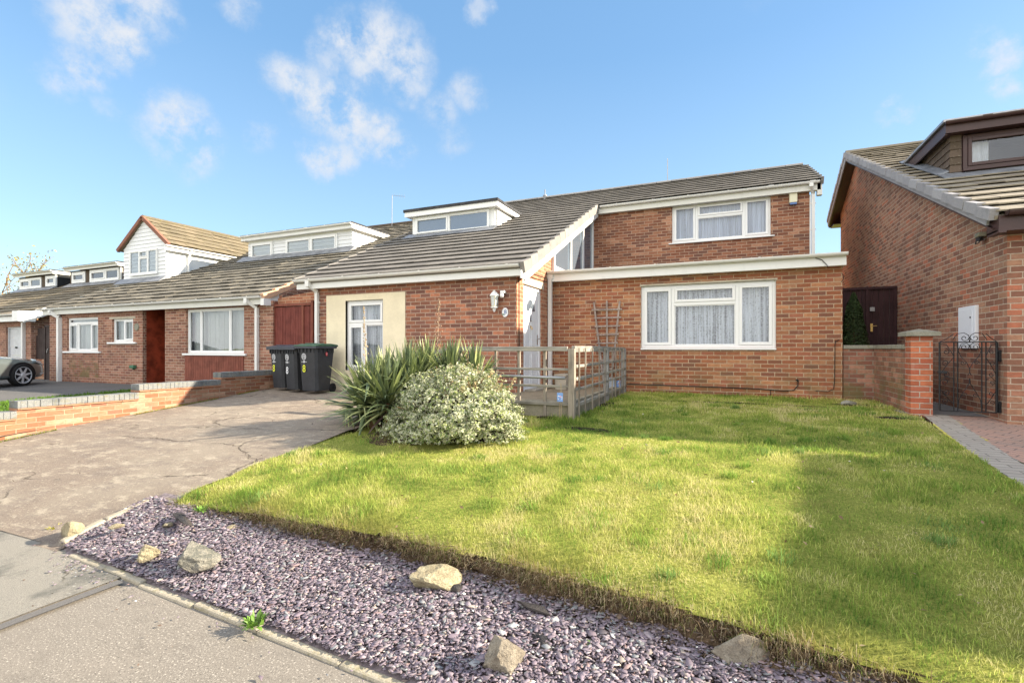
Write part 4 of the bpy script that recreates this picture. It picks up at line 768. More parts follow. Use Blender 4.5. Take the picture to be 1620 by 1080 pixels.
m = MB(); m.prism([(2.9, 15.4, zr(15.5)-.21), (2.9, 18.0, zr(15.5)-.21-.476*2.5), (2.9, 18.0, zr(15.5)-.19-.476*2.5), (2.9, 15.4, zr(15.5)-.19)], (.3, 0, 0)); m.prism([(2.9, 7.7, zr(7.7)-.21), (2.9, 15.5, zr(15.5)-.21), (2.9, 15.5, zr(15.5)-.19), (2.9, 7.7, zr(7.7)-.19)], (.22, 0, 0))
m.box(3.0, 7.60, 2.86, 12, 7.63, 3.05); m.box(2.93, 7.63, 2.86, 12, 7.89, 2.88); m.box(2.93, 7.60, 2.84, 3.0, 7.89, 3.04); m.box(2.95, 17.45, 5.2, 12, 18.0, 5.22); m.build('soffit', 'brown_upvc', RH)
m = MB(); gutter(m, 2.98, 12, 7.60, 3.08, .06); m.build('gutter', 'brown_gutter', RH)
m = MB(); m.box(3.38, 11.3, 3.9, 9.2, 12.3, 4.98); m.box(3.38, 10.31, 3.9, 3.42, 11.3, 4.96); m.box(3.42, 10.31, 3.9, 3.54, 10.4, 4.96); m.box(3.54, 10.31, 3.9, 9.2, 10.4, 4.38); m.box(7.58, 10.31, 4.38, 9.2, 10.4, 4.96); rd = m.build('dormer', 'brown_upvc', RH)
m = MB(); z = 3.98; k = 0
while z < 5.0:
    yy = 10.29
    while yy < 12.3:
        m.rv = random.random(); m.hexa([(3.345, yy+.002, z), (3.38, yy+.002, z), (3.38, yy+.163, z), (3.345, yy+.163, z), (3.362, yy+.002, z+.13), (3.38, yy+.002, z+.13), (3.38, yy+.163, z+.13), (3.362, yy+.163, z+.13)]); yy += .165
    m.rv = random.random(); m.hexa([(3.345, 10.275, z), (3.50, 10.275, z), (3.50, 10.31, z), (3.345, 10.31, z), (3.36, 10.292, z+.13), (3.50, 10.292, z+.13), (3.50, 10.31, z+.13), (3.36, 10.31, z+.13)])
    z += .125
m.build('tile_cladding', 'tile_hung', rd)
m = MB(); m.box(3.24, 10.10, 4.95, 9.4, 10.13, 5.11); m.box(3.24, 10.13, 4.93, 3.27, 12.3, 5.10); m.box(3.27, 10.13, 4.96, 9.4, 10.4, 4.98); gutter(m, 3.22, 9.4, 10.10, 5.12, .045); m.build('fascia', 'brown_upvc', rd)
m = MB(); m.box(3.2, 10.06, 5.12, 9.5, 12.4, 5.16); m.build('flat_roof', 'aluminium', rd)
m = MB(); m.box(3.55, 10.24, 4.12, 9.2, 10.3, 4.38); m.build('apron', 'wood_brown', rd)
m = MB(); m.prism([(3.2, 10.0, zr(10.0)+.05), (3.2, 10.32, zr(10.32)+.06), (3.2, 10.32, zr(10.32)+.08), (3.2, 10.0, zr(10.0)+.06)], (6.2, 0, 0)); m.prism([(3.36, 10.3, zr(10.3)+.1), (3.36, 12.3, zr(12.3)+.1), (3.20, 12.3, zr(12.3)+.06), (3.20, 10.3, zr(10.3)+.06)], (0, 0, .015)); m.build('flashing', 'lead', rd)
window(RH, 3.52, 7.6, 4.37, 4.94, 10.23, [(0, .55, 0, 1, 1), (.55, 1, 0, 1, 1)], mat='brown_upvc', fw=.06, sash=.05, curtain='curtain_white', casement=True, cw=.09, silld=.03, silll=.02, sillmat='brown_upvc', glass='glass', label='brown-framed dormer window')
window(RH, 9.2, 11, 1.5, 2.7, 7.89, [(0, .5, 0, 1, 1), (.5, 1, 0, 1, 0)], mat='brown_upvc', curtain='curtain_white', sillmat='brown_upvc')
# unseen wing beyond the frame, modelled as a garage to cast the lawn shadow
m = MB(); m.box(5.05, 4.45, .4, 8.6, 6.85, 2.50); m.box(5.75, 6.85, .4, 8.6, 7.88, 2.6); gg = m.build('unseen_wing', 'brick_right', RH)
m = MB(); m.box(4.95, 4.3, 2.50, 8.75, 6.90, 2.68); m.box(5.65, 6.90, 2.601, 8.7, 7.58, 2.66); m.build('flat_roof', 'felt', gg)
m = MB(); m.box(5.6, 4.42, .45, 8.0, 4.46, 2.35)
for k in range(6): m.box(5.64, 4.40, .47+k*.31, 7.96, 4.43, .75+k*.31)
m.build('garage_door', 'garage_white', gg)
# ================================================================== GROUND
gxs = np.concatenate([np.linspace(-900, -60, 12), np.linspace(-50, 40, 46), np.linspace(60, 900, 12)]); gys = np.concatenate([np.linspace(-900, -30, 12), np.linspace(-20, 2, 12), np.linspace(3, 12, 10), np.linspace(20, 900, 14)])
sheet('ground', None, gxs, gys, lambda X, Y: -.10+np.interp(Y, [1.9, 4, 9], [-.05, .05, .25])+0*X, 'turf')
sheet('road', None, np.linspace(-60, 40, 40), np.linspace(-9, -1.7, 8), lambda X, Y: -.10+0*X, 'road')
sheet('pavement', None, np.linspace(-40, 20, 240), np.linspace(-1.7, 2.3, 40), lambda X, Y: .0+.006*(fbm(X, Y, 1.5, 2)-.5), 'tarmac_path', mask=lambda x, y: y < kerb_y(x)+.04)
m = MB(); m.box(-40, -1.83, -.2, 20, -1.7, .004); tag(m.build('kerb', 'concrete'), kind='structure')
# old concrete crossover (left of the trench line)
def oldz(X, Y): return .010+.012*(fbm(X, Y, 2.2, 12)-.5)
sheet('path', None, np.linspace(-12, -3.5, 120), np.linspace(-1.65, 2.3, 60), oldz, 'old_path', mask=lambda x, y: (y < kerb_y(x)+.05) & (x < -3.55+.03*(vnoise(y, y*0, 4)-.5)))
m = MB(); pts = [(-3.50+.02*(vnoise(y, 0, 3, 4)-.5), y) for y in np.linspace(-1.6, 1.86, 24)]
for (a, b), (c, d) in zip(pts[:-1], pts[1:]): m.poly([(a-.03, b, .0195), (a+.035, b, .0175), (c+.035, d, .0175), (c-.03, d, .0195)])
tag(m.build('trench_line', 'tarmac_dark'), kind='structure')
# driveway
sheet('driveway', None, np.linspace(-9.5, -3.3, 125), np.linspace(1.8, 8.6, 137), drive_z, 'drive_concrete', mask=lambda x, y: (y > kerb_y(x)-.02) & ((x < -4.17) | (y > 5.2)) & ((x < -4.45) | (y > 2.66)))
# neighbour's tarmac and lawn
sheet('tarmac_drive', None, np.linspace(-34, -9.5, 60), np.linspace(1.8, 8.85, 30), front_b_z, 'tarmac_dark')
# slate bed base, soil bank
sheet('soil_bed', None, np.linspace(-4.5, 3, 200), np.linspace(1.4, 3.0, 50), lambda X, Y: bed_z(X, Y)-.012, 'slate_base', mask=lambda x, y: (y > kerb_y(x)+.0) & (y < edge_y(x)+.12))
def right_edge(Y): return np.interp(Y, [1.2, 4.9, 6, 8.3, 10], [1.93, 2.03, 2.12, 2.40, 2.42])
def lawn_mask(x, y):
    r = (y > edge_y(x)) & (y < 10.0) & (x < np.where(y > 8.2, 2.28, right_edge(y)-.05)) & (x > -4.19+.03*np.sin(y*7))
    return r & ~((x < -1.86) & (y > 6.38)) & ~((x < -3.35) & (y > 5.25))
sheet('lawn', None, np.linspace(-4.3, 2.5, 230), np.linspace(1.6, 10.1, 280), lawn_z, 'turf', mask=lawn_mask)
xs_ = np.linspace(-4.32, 2.4, 420); tt = np.linspace(0, 1, 10); SX, ST = np.meshgrid(xs_, tt)
ey = edge_y(SX); top = lawn_z(SX, ey+.02)+.004; bot = bed_z(SX, ey-.12)-.015
rag = .08*(vnoise(SX, ST*3, 8, 41)-.5)+.055*(vnoise(SX, ST*9, 27, 43)-.5)
SY = ey+.03-(.13+.06*np.clip((SX+1.2)/1.5, 0, 1))*ST**1.4+rag*np.sin(np.pi*np.clip(ST, .05, 1)); SZ = top+(bot-top)*ST**.85+.012*(vnoise(SX, ST*6, 29, 47)-.5)
V = np.stack([SX, SY, SZ], -1).reshape(-1, 3); n_ = len(xs_); i, j = np.meshgrid(np.arange(n_-1), np.arange(len(tt)-1)); a = (j*n_+i).ravel()
tag(npmesh('soil_bank', V, [np.stack([a, a+n_, a+n_+1, a+1], 1)], 'soil', smooth=False), kind='structure')
# lawn's left flank and bare patches beside the ramp
m = MB()
for y0, y1 in zip(np.linspace(2.6, 5.2, 40)[:-1], np.linspace(2.6, 5.2, 40)[1:]):
    X0 = -4.17; m.poly([(X0, y0, .05), (X0, y1, .05), (X0-.02, y1, float(lawn_z(X0, y1))+.0), (X0-.02, y0, float(lawn_z(X0, y0)))])
tag(m.build('lawn_edge', 'soil'), kind='structure')
def patch(name, cx, cy, rx_, ry_, mat, zf, dz=.008, seed=0):
    m = MB(); n = 26; c = (cx, cy, float(zf(cx, cy))+dz+.006); P = []
    for k in range(n):
        t = 2*math.pi*k/n; q = 1+.45*(float(vnoise(math.cos(t)+seed, math.sin(t)+seed, 2.3, seed))-.5); x, y = cx+rx_*q*math.cos(t), cy+ry_*q*math.sin(t); P.append((x, y, float(zf(x, y))+dz-.01))
    for k in range(n): m.poly([c, P[k], P[(k+1) % n]])
    return tag(m.build(name, mat), kind='structure')
PATCHES = []
for k, (u, v, rx_, ry_) in enumerate([(1352, 640, .36, .16), (1412, 660, .22, .10), (1430, 700, .10, .20), (1452, 730, .07, .20), (1480, 756, .07, .18), (1540, 800, .06, .14), (930, 680, .30, .10), (868, 662, .20, .12), (1160, 637, 1.5, .05), (640, 696, .5, .35), (730, 690, .6, .4), (960, 640, .12, .35), (1004, 635, .15, .10), (875, 686, .07, .06)]):
    p = at_z(u, v, .56); p = at_z(u, v, float(lawn_z(p[0], p[1]))); y = min(p[1], 9.85); rx_, ry_ = (rx_*.8, ry_*.8) if k in (2, 3, 4, 5) else (rx_, ry_); PATCHES.append((p[0], y, rx_, ry_)); k in (2, 3, 4, 5, 12, 13) or patch('bare_soil', p[0], y, rx_, ry_, 'soil_dark' if k in (0, 1, 6, 7, 8, 10, 11) else 'soil', lawn_z, .012, k)
# right-hand block paving and the concrete path behind its gate
def rp_z(X, Y): return np.interp(Y, [1.5, 2.2, 3, 5, 8.3, 10], [.0, .03, .20, .42, .585, .60])+0*X
sheet('block_paving', None, np.linspace(1.6, 12, 90), np.linspace(1.7, 8.42, 70), rp_z, 'paving_red', mask=lambda x, y: (x > right_edge(y)+.26) & (y > kerb_y(x)))
sheet('paving_border', None, np.linspace(1.7, 2.9, 60), np.linspace(1.7, 8.42, 120), lambda X, Y: rp_z(X, Y)+.006, 'paving_grey', mask=lambda x, y: (x > right_edge(y)+.015) & (x < right_edge(y)+.29) & (y > kerb_y(x)))
sheet('path', None, np.linspace(2.2, 3.2, 12), np.linspace(8.35, 17.5, 30), lambda X, Y: rp_z(X, Y)+.008, 'grey_slab')
sheet('path', None, np.linspace(1.8, 3.2, 12), np.linspace(10.2, 17.5, 30), lambda X, Y: rp_z(X, Y)+.002, 'grey_slab')
m = MB(); Y_ = 1.7
while Y_ < 8.2: m.box(float(right_edge(Y_))-.05, Y_, float(rp_z(0, Y_))-.15, float(right_edge(Y_))+.0, Y_+.12, float(rp_z(0, Y_+.06))+.0); Y_ += .12
tag(m.build('edging', 'soil_dark'), kind='structure')
# concrete pin kerb between slate and pavement, and along the driveway
m = MB(); x = -4.28
while x < 2.6:
    ln = random.uniform(.42, .6); x2 = x+ln; j = random.uniform(-.008, .008); m.bar((x, float(kerb_y(x))+j, -.046+j), (x2-.004, float(kerb_y(x2))+j, -.046+random.uniform(-.006, .006)), .05, .13); x = x2
tag(m.build('edging', 'edging', bevel=.012), kind='structure')
m = MB(); q = [(-4.50, 2.02, .06), (-4.50, 2.3, .135), (-4.47, 2.62, .205)]
for a, b in zip(q[:-1], q[1:]): m.bar((a[0], a[1], a[2]-.052), (b[0], b[1]-.01, b[2]-.052), .07, .12)
tag(m.build('edging', 'edging', bevel=.014), kind='structure')
# ------------------------------------------------------------------ slate chippings (thousands)
def chips(name, P, size, seed, palette, label):
    r = np.random.default_rng(seed); n = len(P); k = 5; ang = (np.arange(k)*2*np.pi/k)[None]+r.uniform(-.5, .5, (n, k)); rad = r.uniform(.55, 1.15, (n, k))
    L_ = size*r.lognormal(0, .42, n).clip(.3, 2.6); asp = r.uniform(.28, .8, n); th = r.uniform(.0015, .0055, n)*(size/.0165)
    lx = rad*np.cos(ang)*L_[:, None]; ly = rad*np.sin(ang)*(L_*asp)[:, None]; loc = np.zeros((n, 2*k, 3)); loc[:, :k, 0] = lx; loc[:, :k, 1] = ly; loc[:, k:, 0] = lx*.93; loc[:, k:, 1] = ly*.93; loc[:, :k, 2] = -th[:, None]/2; loc[:, k:, 2] = th[:, None]/2
    yaw = r.uniform(0, 2*np.pi, n); tilt = np.abs(r.normal(0, .27, n)).clip(0, 1.3); td = r.uniform(0, 2*np.pi, n)
    cz, sz = np.cos(yaw), np.sin(yaw); R1 = np.zeros((n, 3, 3)); R1[:, 0, 0] = cz; R1[:, 0, 1] = -sz; R1[:, 1, 0] = sz; R1[:, 1, 1] = cz; R1[:, 2, 2] = 1
    ax = np.stack([np.cos(td), np.sin(td), np.zeros(n)], 1); K = np.zeros((n, 3, 3)); K[:, 0, 2] = ax[:, 1]; K[:, 1, 2] = -ax[:, 0]; K[:, 2, 0] = -ax[:, 1]; K[:, 2, 1] = ax[:, 0]
    R2 = np.eye(3)[None]+np.sin(tilt)[:, None, None]*K+(1-np.cos(tilt))[:, None, None]*(K@K)
    W = np.einsum('nij,nkj->nki', R2@R1, loc)+P[:, None, :]; V = W.reshape(-1, 3); b = (np.arange(n)*2*k)[:, None]
    top = b+np.arange(k, 2*k)[None]; bottom = b+np.arange(k)[::-1][None]; sides = np.concatenate([np.stack([b[:, 0]+i, b[:, 0]+(i+1) % k, b[:, 0]+k+(i+1) % k, b[:, 0]+k+i], 1) for i in range(k)])
    pal = np.array([c[:3] for c in palette]); wgt = np.array([c[3] for c in palette]); wgt = wgt/wgt.sum(); col = pal[r.choice(len(pal), n, p=wgt)]*r.uniform(.75, 1.25, (n, 1)); col = np.repeat(col, 2*k, 0)
    return tag(npmesh(name, V, [top, bottom, sides], 'slate', col), label, 'gravel', kind='stuff')
n = 52000; px = rng.uniform(-4.6, 2.2, n); e0 = kerb_y(px); e1 = edge_y(px)+.0; f = rng.uniform(0, 1, n); py = e0+.026+(e1-e0-.02)*f
ok = (px > -4.52); px, py = px[ok], py[ok]; pz = bed_z(px, py)+.004+rng.uniform(0, .020, len(px))
SP = [(.195, .155, .185, 5), (.24, .195, .22, 4), (.155, .125, .15, 3), (.30, .255, .275, 2.4), (.21, .22, .225, 2), (.115, .10, .115, 1.2), (.58, .57, .54, .45), (.37, .31, .26, .5), (.27, .185, .18, .6)]
chips('slate_chippings', np.stack([px, py, pz], 1), .0140, 5, SP, 'purple-grey slate chippings spread in a strip between pavement and lawn')
# strays on the path and driveway
n = 170; px = np.concatenate([rng.normal(-4.0, .28, 120), rng.uniform(-4, 1.5, 50)]); py = kerb_y(px)-np.abs(rng.normal(0, .10, n))-.03
chips('stray_chippings', np.stack([px, py, np.full(n, .018)], 1), .009, 9, SP, 'scattered slate chips and crumbs strewn over the pavement edge')
# ================================================================== LOW GARDEN WALL between the drives
GW = house('garden_wall', 'low stepped brick garden wall with blue-grey brick coping between the two driveways', 'wall', (-9.45, 5.5, .4))
segs = [(8.48, 6.77, .995), (6.77, 5.30, .85), (5.30, 3.72, .705), (3.72, 2.1, .56)]
wxp = lambda y: -9.32-.06*(7.6-y)/1.0*.9
for i, (ya, yb, tp) in enumerate(segs):
    m = MB(); tc_ = tp-.105; A = Vector((wxp(ya), ya, 0)); B = Vector((wxp(yb), yb, 0)); dv = (B-A).normalized(); nv = Vector((-1, 0, 0))*.215
    m.prism([(A.x, A.y, -.1), (B.x, B.y, -.1), (B.x, B.y, tc_-.02), (A.x, A.y, tc_-.02)], tuple(nv)); m.build('wall', 'brick_low', GW)
    m = MB(); L_ = (B-A).length; s = 0
    while s < L_-.02:
        e = min(s+.0735, L_)-.0015; j = random.uniform(-.007, .007); a = A+dv*s; b = A+dv*e; x0, x1 = .012+j, -.23+j; m.prism([(a.x+x0, a.y, tc_), (b.x+x0, b.y, tc_), (b.x+x0, b.y, tp+j*.6), (a.x+x0, a.y, tp+j*.6)], (x1-x0, 0, 0)); s += .0735
    m.build('coping', 'coping', GW, bevel=.006)
    m = MB(); s = 0
    while s < L_-.02:
        e = min(s+.26, L_)-.004; j = random.uniform(-.004, .006); a = A+dv*s; b = A+dv*e; m.prism([(a.x+.028+j, a.y, tc_-.02), (b.x+.028+j, b.y, tc_-.02), (b.x+.028+j, b.y, tc_-.002), (a.x+.028+j, a.y, tc_-.002)], (-.27, 0, 0)); s += .26
    m.build('tile_creasing', 'creasing', GW)
# ================================================================== passage gate (red) between the houses
RG = house('side_gate', 'reddish-brown double boarded gate closing the passage behind the wheelie bins', 'gate', (-9.3, 8.6, .6))
g0 = at_y(437, 500, 8.58)[0]; g1 = at_y(496, 500, 8.58)[0]; gz = at_y(466, 484, 8.58)[2]; gm = at_y(481, 500, 8.58)[0]
m = MB(); m.box(g0, 8.52, gz, g1, 8.62, gz+.06); m.box(g0-.10, 8.53, .5, g0, 8.63, gz+.10); m.box(gm-.03, 8.53, .5, gm+.035, 8.60, gz); m.box(g1-.0, 8.5, .5, g1+.06, 8.6, gz+.1); m.build('frame', 'wood_stain', RG)
for a, b in ((g0, gm-.03), (gm+.035, g1)):
    m = MB(); x = a+.005
    while x < b-.02: e = min(x+.078, b-.003); m.box(x, 8.545+random.uniform(0, .006), .60, e, 8.575, gz-.02); x += .083
    m.box(a+.003, 8.56, .62, b-.003, 8.58, gz-.03); m.build('gate_leaf', 'wood_red', RG)
# brick infill above the gate
m = MB(); m.prism([(-9.92, 8.64, gz+.05), (-8.25, 8.64, gz+.05), (-8.25, 8.64, 2.86), (-9.92, 8.64, 2.68)], (0, .1, 0)); m.build('wall', 'brick_side', BH)
# small dark gate, lower brick wall between the two far bungalows
DG = house('side_gate', 'dark brown boarded gate beside the white downpipe near the parked car', 'gate', (-20.3, 8.7, .35))
a0 = pxbox(73.5, 88, 517, 598, 8.7); m = MB(); x = a0[0]
while x < a0[1]-.02: m.box(x, 8.68, .32, x+.115, 8.71, a0[3]); x += .12
m.build('gate_leaf', 'wood_brown', DG); m = MB(); m.box(a0[0]-.06, 8.66, .3, a0[0]-.001, 8.73, a0[3]+.04); m.box(a0[0]-.06, 8.66, a0[3]+.001, a0[1]+.05, 8.74, a0[3]+.06); m.build('frame', 'wood_brown', DG)
p = at_y(75.5, 555, 8.66); m = MB(); m.bar((p[0]-.02, 8.65, p[2]-.06), (p[0]+.05, 8.65, p[2]+.08), .03, .02); m.build('handle', 'aluminium', DG)
FP = house('fence', 'dark brown timber fence panel on a low brick base beside the parked car', 'fence', (-20.9, 8.9, .35))
a0 = pxbox(46, 73, 519, 568, 8.95); m = MB(); x = a0[0]
while x < a0[1]-.02: m.box(x, 8.93, a0[2], x+.115, 8.96, a0[3]-(.0 if x > a0[0]+.55 else .25)); x += .12
m.build('panel', 'wood_brown', FP); m = MB(); m.box(a0[0], 8.90, .2, a0[1], 9.1, a0[2]); m.build('brick_base', 'brick_low', FP)
# ================================================================== RAMP AND RAILING
RP = house('access_ramp', 'concrete access ramp and landing in front of the white front door', 'ramp', (-2.7, 7.2, .6))
m = MB(); m.box(-3.45, 6.46, .4, -1.98, 9.99, .69); m.box(-3.6, 6.46, .4, -3.45, 8.14, .69); m.build('landing', 'deck', RP)
m = MB(); x = -3.6
while x < -1.93: e = min(x+.44, -1.92); m.box(x, 6.38, .4, e-.008, 6.458, .765); x += .44
y = 6.46
while y < 9.95: e = min(y+.45, 9.98); m.box(-1.975, y, .4, -1.92, e-.008, .765); y += .45
m.build('retaining_slab', 'concrete_wall', RP, bevel=.006)
m = MB(); m.prism([(-3.6, 6.46, .4), (-3.6, 6.46, .69), (-6.3, 6.46, .56), (-6.3, 6.46, .4)], (0, 1.3, 0)); m.build('slope', 'deck', RP)
m = MB(); m.box(-3.43, 8.45, .691, -3.2, 9.5, .72); m.build('doorstep', 'concrete', RP)
FE = house('railing', 'weathered grey timber railing around the access ramp and landing', 'railing', (-2.7, 6.4, .55))
YF = 6.34; XF = -1.88
def post(x, y, z0, z1, w, mat='wood_grey'): m = MB(); m.box(x-w/2, y-w/2, z0, x+w/2, y+w/2, z1); m.build('post', mat, FE, bevel=.006)
px_ = lambda u: at_y(u, 600, YF)[0]
def rail(a, b, w=.045, h=.07, mat='wood_rail'):
    m = MB(); m.bar(a, b, w, h); m.build('rail', mat, FE, bevel=.006)
zt = 1.475
for (u, w) in ((727, .065), (905.5, .05), (746, .028), (783, .034), (820, .04), (861, .04)): post(px_(u), YF+(.03 if w < .06 else 0), .45, zt-.02, w, 'wood_weathered')
post(-1.88, 6.30, .45, zt+.0, .085, 'wood_weathered'); post(XF, 8.32, .5, zt, .085); post(XF, 9.86, .55, zt, .09)
rail((px_(726), YF, zt), (px_(898), YF, zt+.0), .05, .062); rail((px_(640), YF, zt-.13), (px_(729), YF, zt+.005), .06, .065)
for v, h in ((583, .034), (609, .034), (636, .045)): z = at_y(820, v, YF)[2]; rail((px_(727), YF+.02, z), (px_(900), YF+.02, z), .035, h)
m = MB(); z = at_y(840, 596, YF)[2]; m.tube([(px_(783), YF-.05, z+.01), (px_(896), YF-.05, z)], .022, 10); m.build('handrail', 'aluminium', FE, smooth=True)
rail((XF, 6.36, zt-.005), (XF, 8.3, zt), .05, .085); rail((XF, 8.32, zt), (XF, 9.9, zt-.01), .05, .07)
for z, h in ((1.24, .04), (1.07, .045), (.93, .035), (.72, .05)): rail((XF+.03, 6.36, z), (XF+.03, 9.85, z+.01), .03, h)
ys = [6.46, 6.78, 7.18, 7.60, 8.0, 8.55, 8.85, 9.2, 9.55]
for y in ys: m = MB(); m.box(XF+.045, y-.011, .52, XF+.062, y+.011, zt+.01); m.build('baluster', 'wood_weathered', FE)
for x in np.linspace(px_(640), px_(720), 4): m = MB(); m.box(x-.016, YF+.03, .5, x+.016, YF+.055, zt-.10); m.build('baluster', 'wood_weathered', FE)
# trellis on the wall
TR = house('trellis', 'fan-shaped grey wooden trellis fixed to the brick wall behind the railing', 'trellis', (-2.1, 9.97, .8))
tb = [at_y(u, v, 9.96) for u, v in ((939.5, 478), (960, 476), (980.5, 476))]; bb = [at_y(u, v, 9.96) for u, v in ((956, 612), (961, 612), (966, 612))]
m = MB()
for a, b in zip(tb, bb): m.bar(a, b, .035, .02, (0, 1, 0))
m.build('upright', 'trellis_wood', TR)
m = MB()
for v, ul, ur in ((490, 936, 984), (503, 940, 983), (516.5, 941, 981), (529.5, 943, 979), (543, 944, 977), (556, 946, 974), (570, 948, 972), (584, 950, 970)):
    a = at_y(ul, v, 9.945); b = at_y(ur, v-1.2, 9.945); m.bar(a, b, .018, .03)
m.build('slat', 'trellis_wood', TR)
# garden plaques on sticks, storage box by the door
def plaque(u, v0, v1, uw, Y, zg, label, nm='garden_plaque'):
    a = at_y(u, (v0+v1)/2, Y); w_ = (at_y(u+uw, v0, Y)[0]-at_y(u-uw, v0, Y)[0])/2; h_ = (at_y(u, v0, Y)[2]-at_y(u, v1, Y)[2])/2; t = house(nm, label, 'plaque', (a[0], Y, zg))
    m = MB(); m.box(a[0]-w_, Y-.006, a[2]-h_, a[0]+w_, Y+.002, a[2]+h_); m.build('plate', 'sign_blue' if nm == 'garden_plaque' else 'grey_plastic', t)
    m = MB()
    if nm == 'garden_plaque':
        for k in range(7): x = a[0]+random.uniform(-.7, .7)*w_; z = a[2]+random.uniform(-.7, .7)*h_; m.lathe([(0, 0), (w_*.2, 0), (0, -.001)], (x, Y-.0065-.0003*k, z), 7, 'Y')
        m.build('flower_print', 'white_plate', t)
        m = MB(); m.lathe([(0, 0), (w_*.3, 0), (0, -.001)], (a[0]+w_*.2, Y-.010, a[2]+h_*.1), 8, 'Y'); m.build('flower_print', 'sign_pink', t)
    m = MB(); m.tube([(a[0]-.012, Y+.01, zg-.05), (a[0]-.004, Y+.006, a[2]+h_)], .006, 6); m.tube([(a[0]+.02, Y+.01, zg-.05), (a[0]+.01, Y+.006, a[2]+h_+.12)], .006, 6); m.build('stick', 'seed_pale', t)
plaque(886, 621, 635, 4.6, 6.22, .52, 'small blue printed plaque on sticks in the grass before the front railing')
plaque(978.5, 601.5, 612, 3.2, 9.35, .58, 'small blue printed plaque on sticks beside the far end of the side railing')
BX = house('storage_box', 'pale beige box standing on the landing beside the front door', 'box', (-3.0, 9.45, .69))
b0 = pxbox(878, 895.5, 592, 612, 9.0); m = MB(); m.box(b0[0], 9.0, .69, b0[1], 9.35, b0[3]-.04); m.build('body', 'beige_plastic', BX, bevel=.01)
m = MB(); m.box(b0[0]-.015, 8.985, b0[3]-.04, b0[1]+.015, 9.365, b0[3]); m.build('lid', 'beige_plastic', BX, bevel=.01)
BK = house('storage_box', 'grey-blue crate standing on the landing behind the side railing', 'box', (-2.15, 9.4, .69)); b0 = pxbox(964, 972, 600, 612, 9.2)
m = MB(); m.box(b0[0]-.03, 9.2, .69, b0[1], 9.4, b0[3]+.0); m.build('body', 'grey_plastic', BK, bevel=.01); m = MB(); m.box(b0[0]-.04, 9.19, b0[3]+.001, b0[1]+.01, 9.41, b0[3]+.02); m.build('rim', 'grey_plastic', BK)
# ================================================================== wall fixtures
LA = house('wall_lantern', 'white six-sided lantern on the brick wall left of the front door', 'lamp', (-3.8, 8.05, 2.3))
p = at_y(782, 475.5, 8.05); lx, ly, lz = p[0], 8.05, p[2]
m = MB(); m.lathe([(.055, -.11), (.075, .08), (.06, .082), (.042, -.11)], (lx, ly, lz), 6); m.build('glass_body', 'cream_box', LA)
gl = MB()
for k in range(6):
    t0 = 2*math.pi*k/6+.12; t1 = 2*math.pi*(k+1)/6-.12; gl.poly([(lx+.060*math.cos(t0), ly+.060*math.sin(t0), lz-.095), (lx+.060*math.cos(t1), ly+.060*math.sin(t1), lz-.095), (lx+.077*math.cos(t1), ly+.077*math.sin(t1), lz+.07), (lx+.077*math.cos(t0), ly+.077*math.sin(t0), lz+.07)])
gl.build('pane', 'blind', LA)
m = MB(); m.lathe([(.092, .08), (.095, .095), (.045, .155), (.02, .165), (.02, .185), (0, .19)], (lx, ly, lz), 6); m.build('roof', 'upvc', LA)
m = MB(); m.lathe([(.075, -.11), (.07, -.13), (.03, -.15), (.03, -.175), (.018, -.18), (.018, -.2), (0, -.205)], (lx, ly, lz), 6); m.box(lx-.03, ly+.04, lz-.05, lx+.03, 8.15, lz+.05); m.build('base', 'upvc', LA)
PI_ = house('motion_sensor', 'small white motion sensor on the wall above the oval house plaque', 'sensor', (-3.6, 8.1, 2.4)); p = at_y(796, 466, 8.1)
m = MB(); m.box(p[0]-.045, 8.06, p[2]+.02, p[0]+.045, 8.15, p[2]+.07); m.build('bracket', 'upvc', PI_, bevel=.01); m = MB(); m.lathe([(.028, .02), (.038, -.01), (.034, -.04), (.018, -.055), (0, -.06)], (p[0]-.01, 8.07, p[2]), 14); m.build('eye', 'upvc', PI_, smooth=True)
HN = house('house_plaque', 'white oval house-number plaque below the motion sensor', 'plaque', (-3.6, 8.13, 2.1)); p = at_y(799, 494, 8.14)
m = MB(); n = 24; m.prism([(p[0]+.062*math.cos(2*math.pi*k/n), 8.149, p[2]+.085*math.sin(2*math.pi*k/n)) for k in range(n)], (0, -.012, 0)); m.build('plate', 'white_plate', HN, bevel=.004)
text_mesh('8', .105, .001, Matrix.Translation(Vector((p[0]+.008, 8.135, p[2]+.005))-Vector((-3.6, 8.13, 2.1)))@Matrix.Rotation(R(90), 4, 'X'), 'number', 'number_blue', HN)
m = MB(); 
for k in range(5): m.lathe([(0, 0), (.010, 0), (0, -.001)], (p[0]-.03+.012*k*(k % 2)-.005*k, 8.1355, p[2]-.042+.006*(k % 3)), 6, 'Y')
m.build('floral_motif', 'green_mark', HN)
AB = house('alarm_box', 'cream burglar alarm box under the upstairs eaves beside the window', 'alarm', (1.4, 13.45, 4.9)); a0 = pxbox(1249, 1261.5, 304.5, 320, 13.42)
m = MB(); m.box(a0[0], 13.41, a0[2], a0[1], 13.5, a0[3]); m.build('case', 'cream_box', AB, bevel=.008); m = MB(); m.box(a0[0]+.01, 13.42, a0[2]-.045, a0[1]-.01, 13.49, a0[2]-.001); m.build('strobe', 'number_blue', AB)
def px_y(pts, Y): return [at_y(u, v, Y) for u, v in pts]
CB = house('wall_cable', 'thin black cable drooping along the foot of the extension wall', 'cable', (0, 9.98, .9))
m = MB(); m.tube(px_y([(992, 607), (1060, 609.5), (1130, 612), (1200, 615), (1240, 618), (1256, 617), (1262, 610), (1263, 601)], 9.985), .009, 6); m.tube(px_y([(1219, 616), (1219.5, 630)], 9.985), .006, 5); m.tube(px_y([(1263, 603), (1260, 600)], 9.97), .018, 6)
m.build('lower_run', 'cable_black', CB)
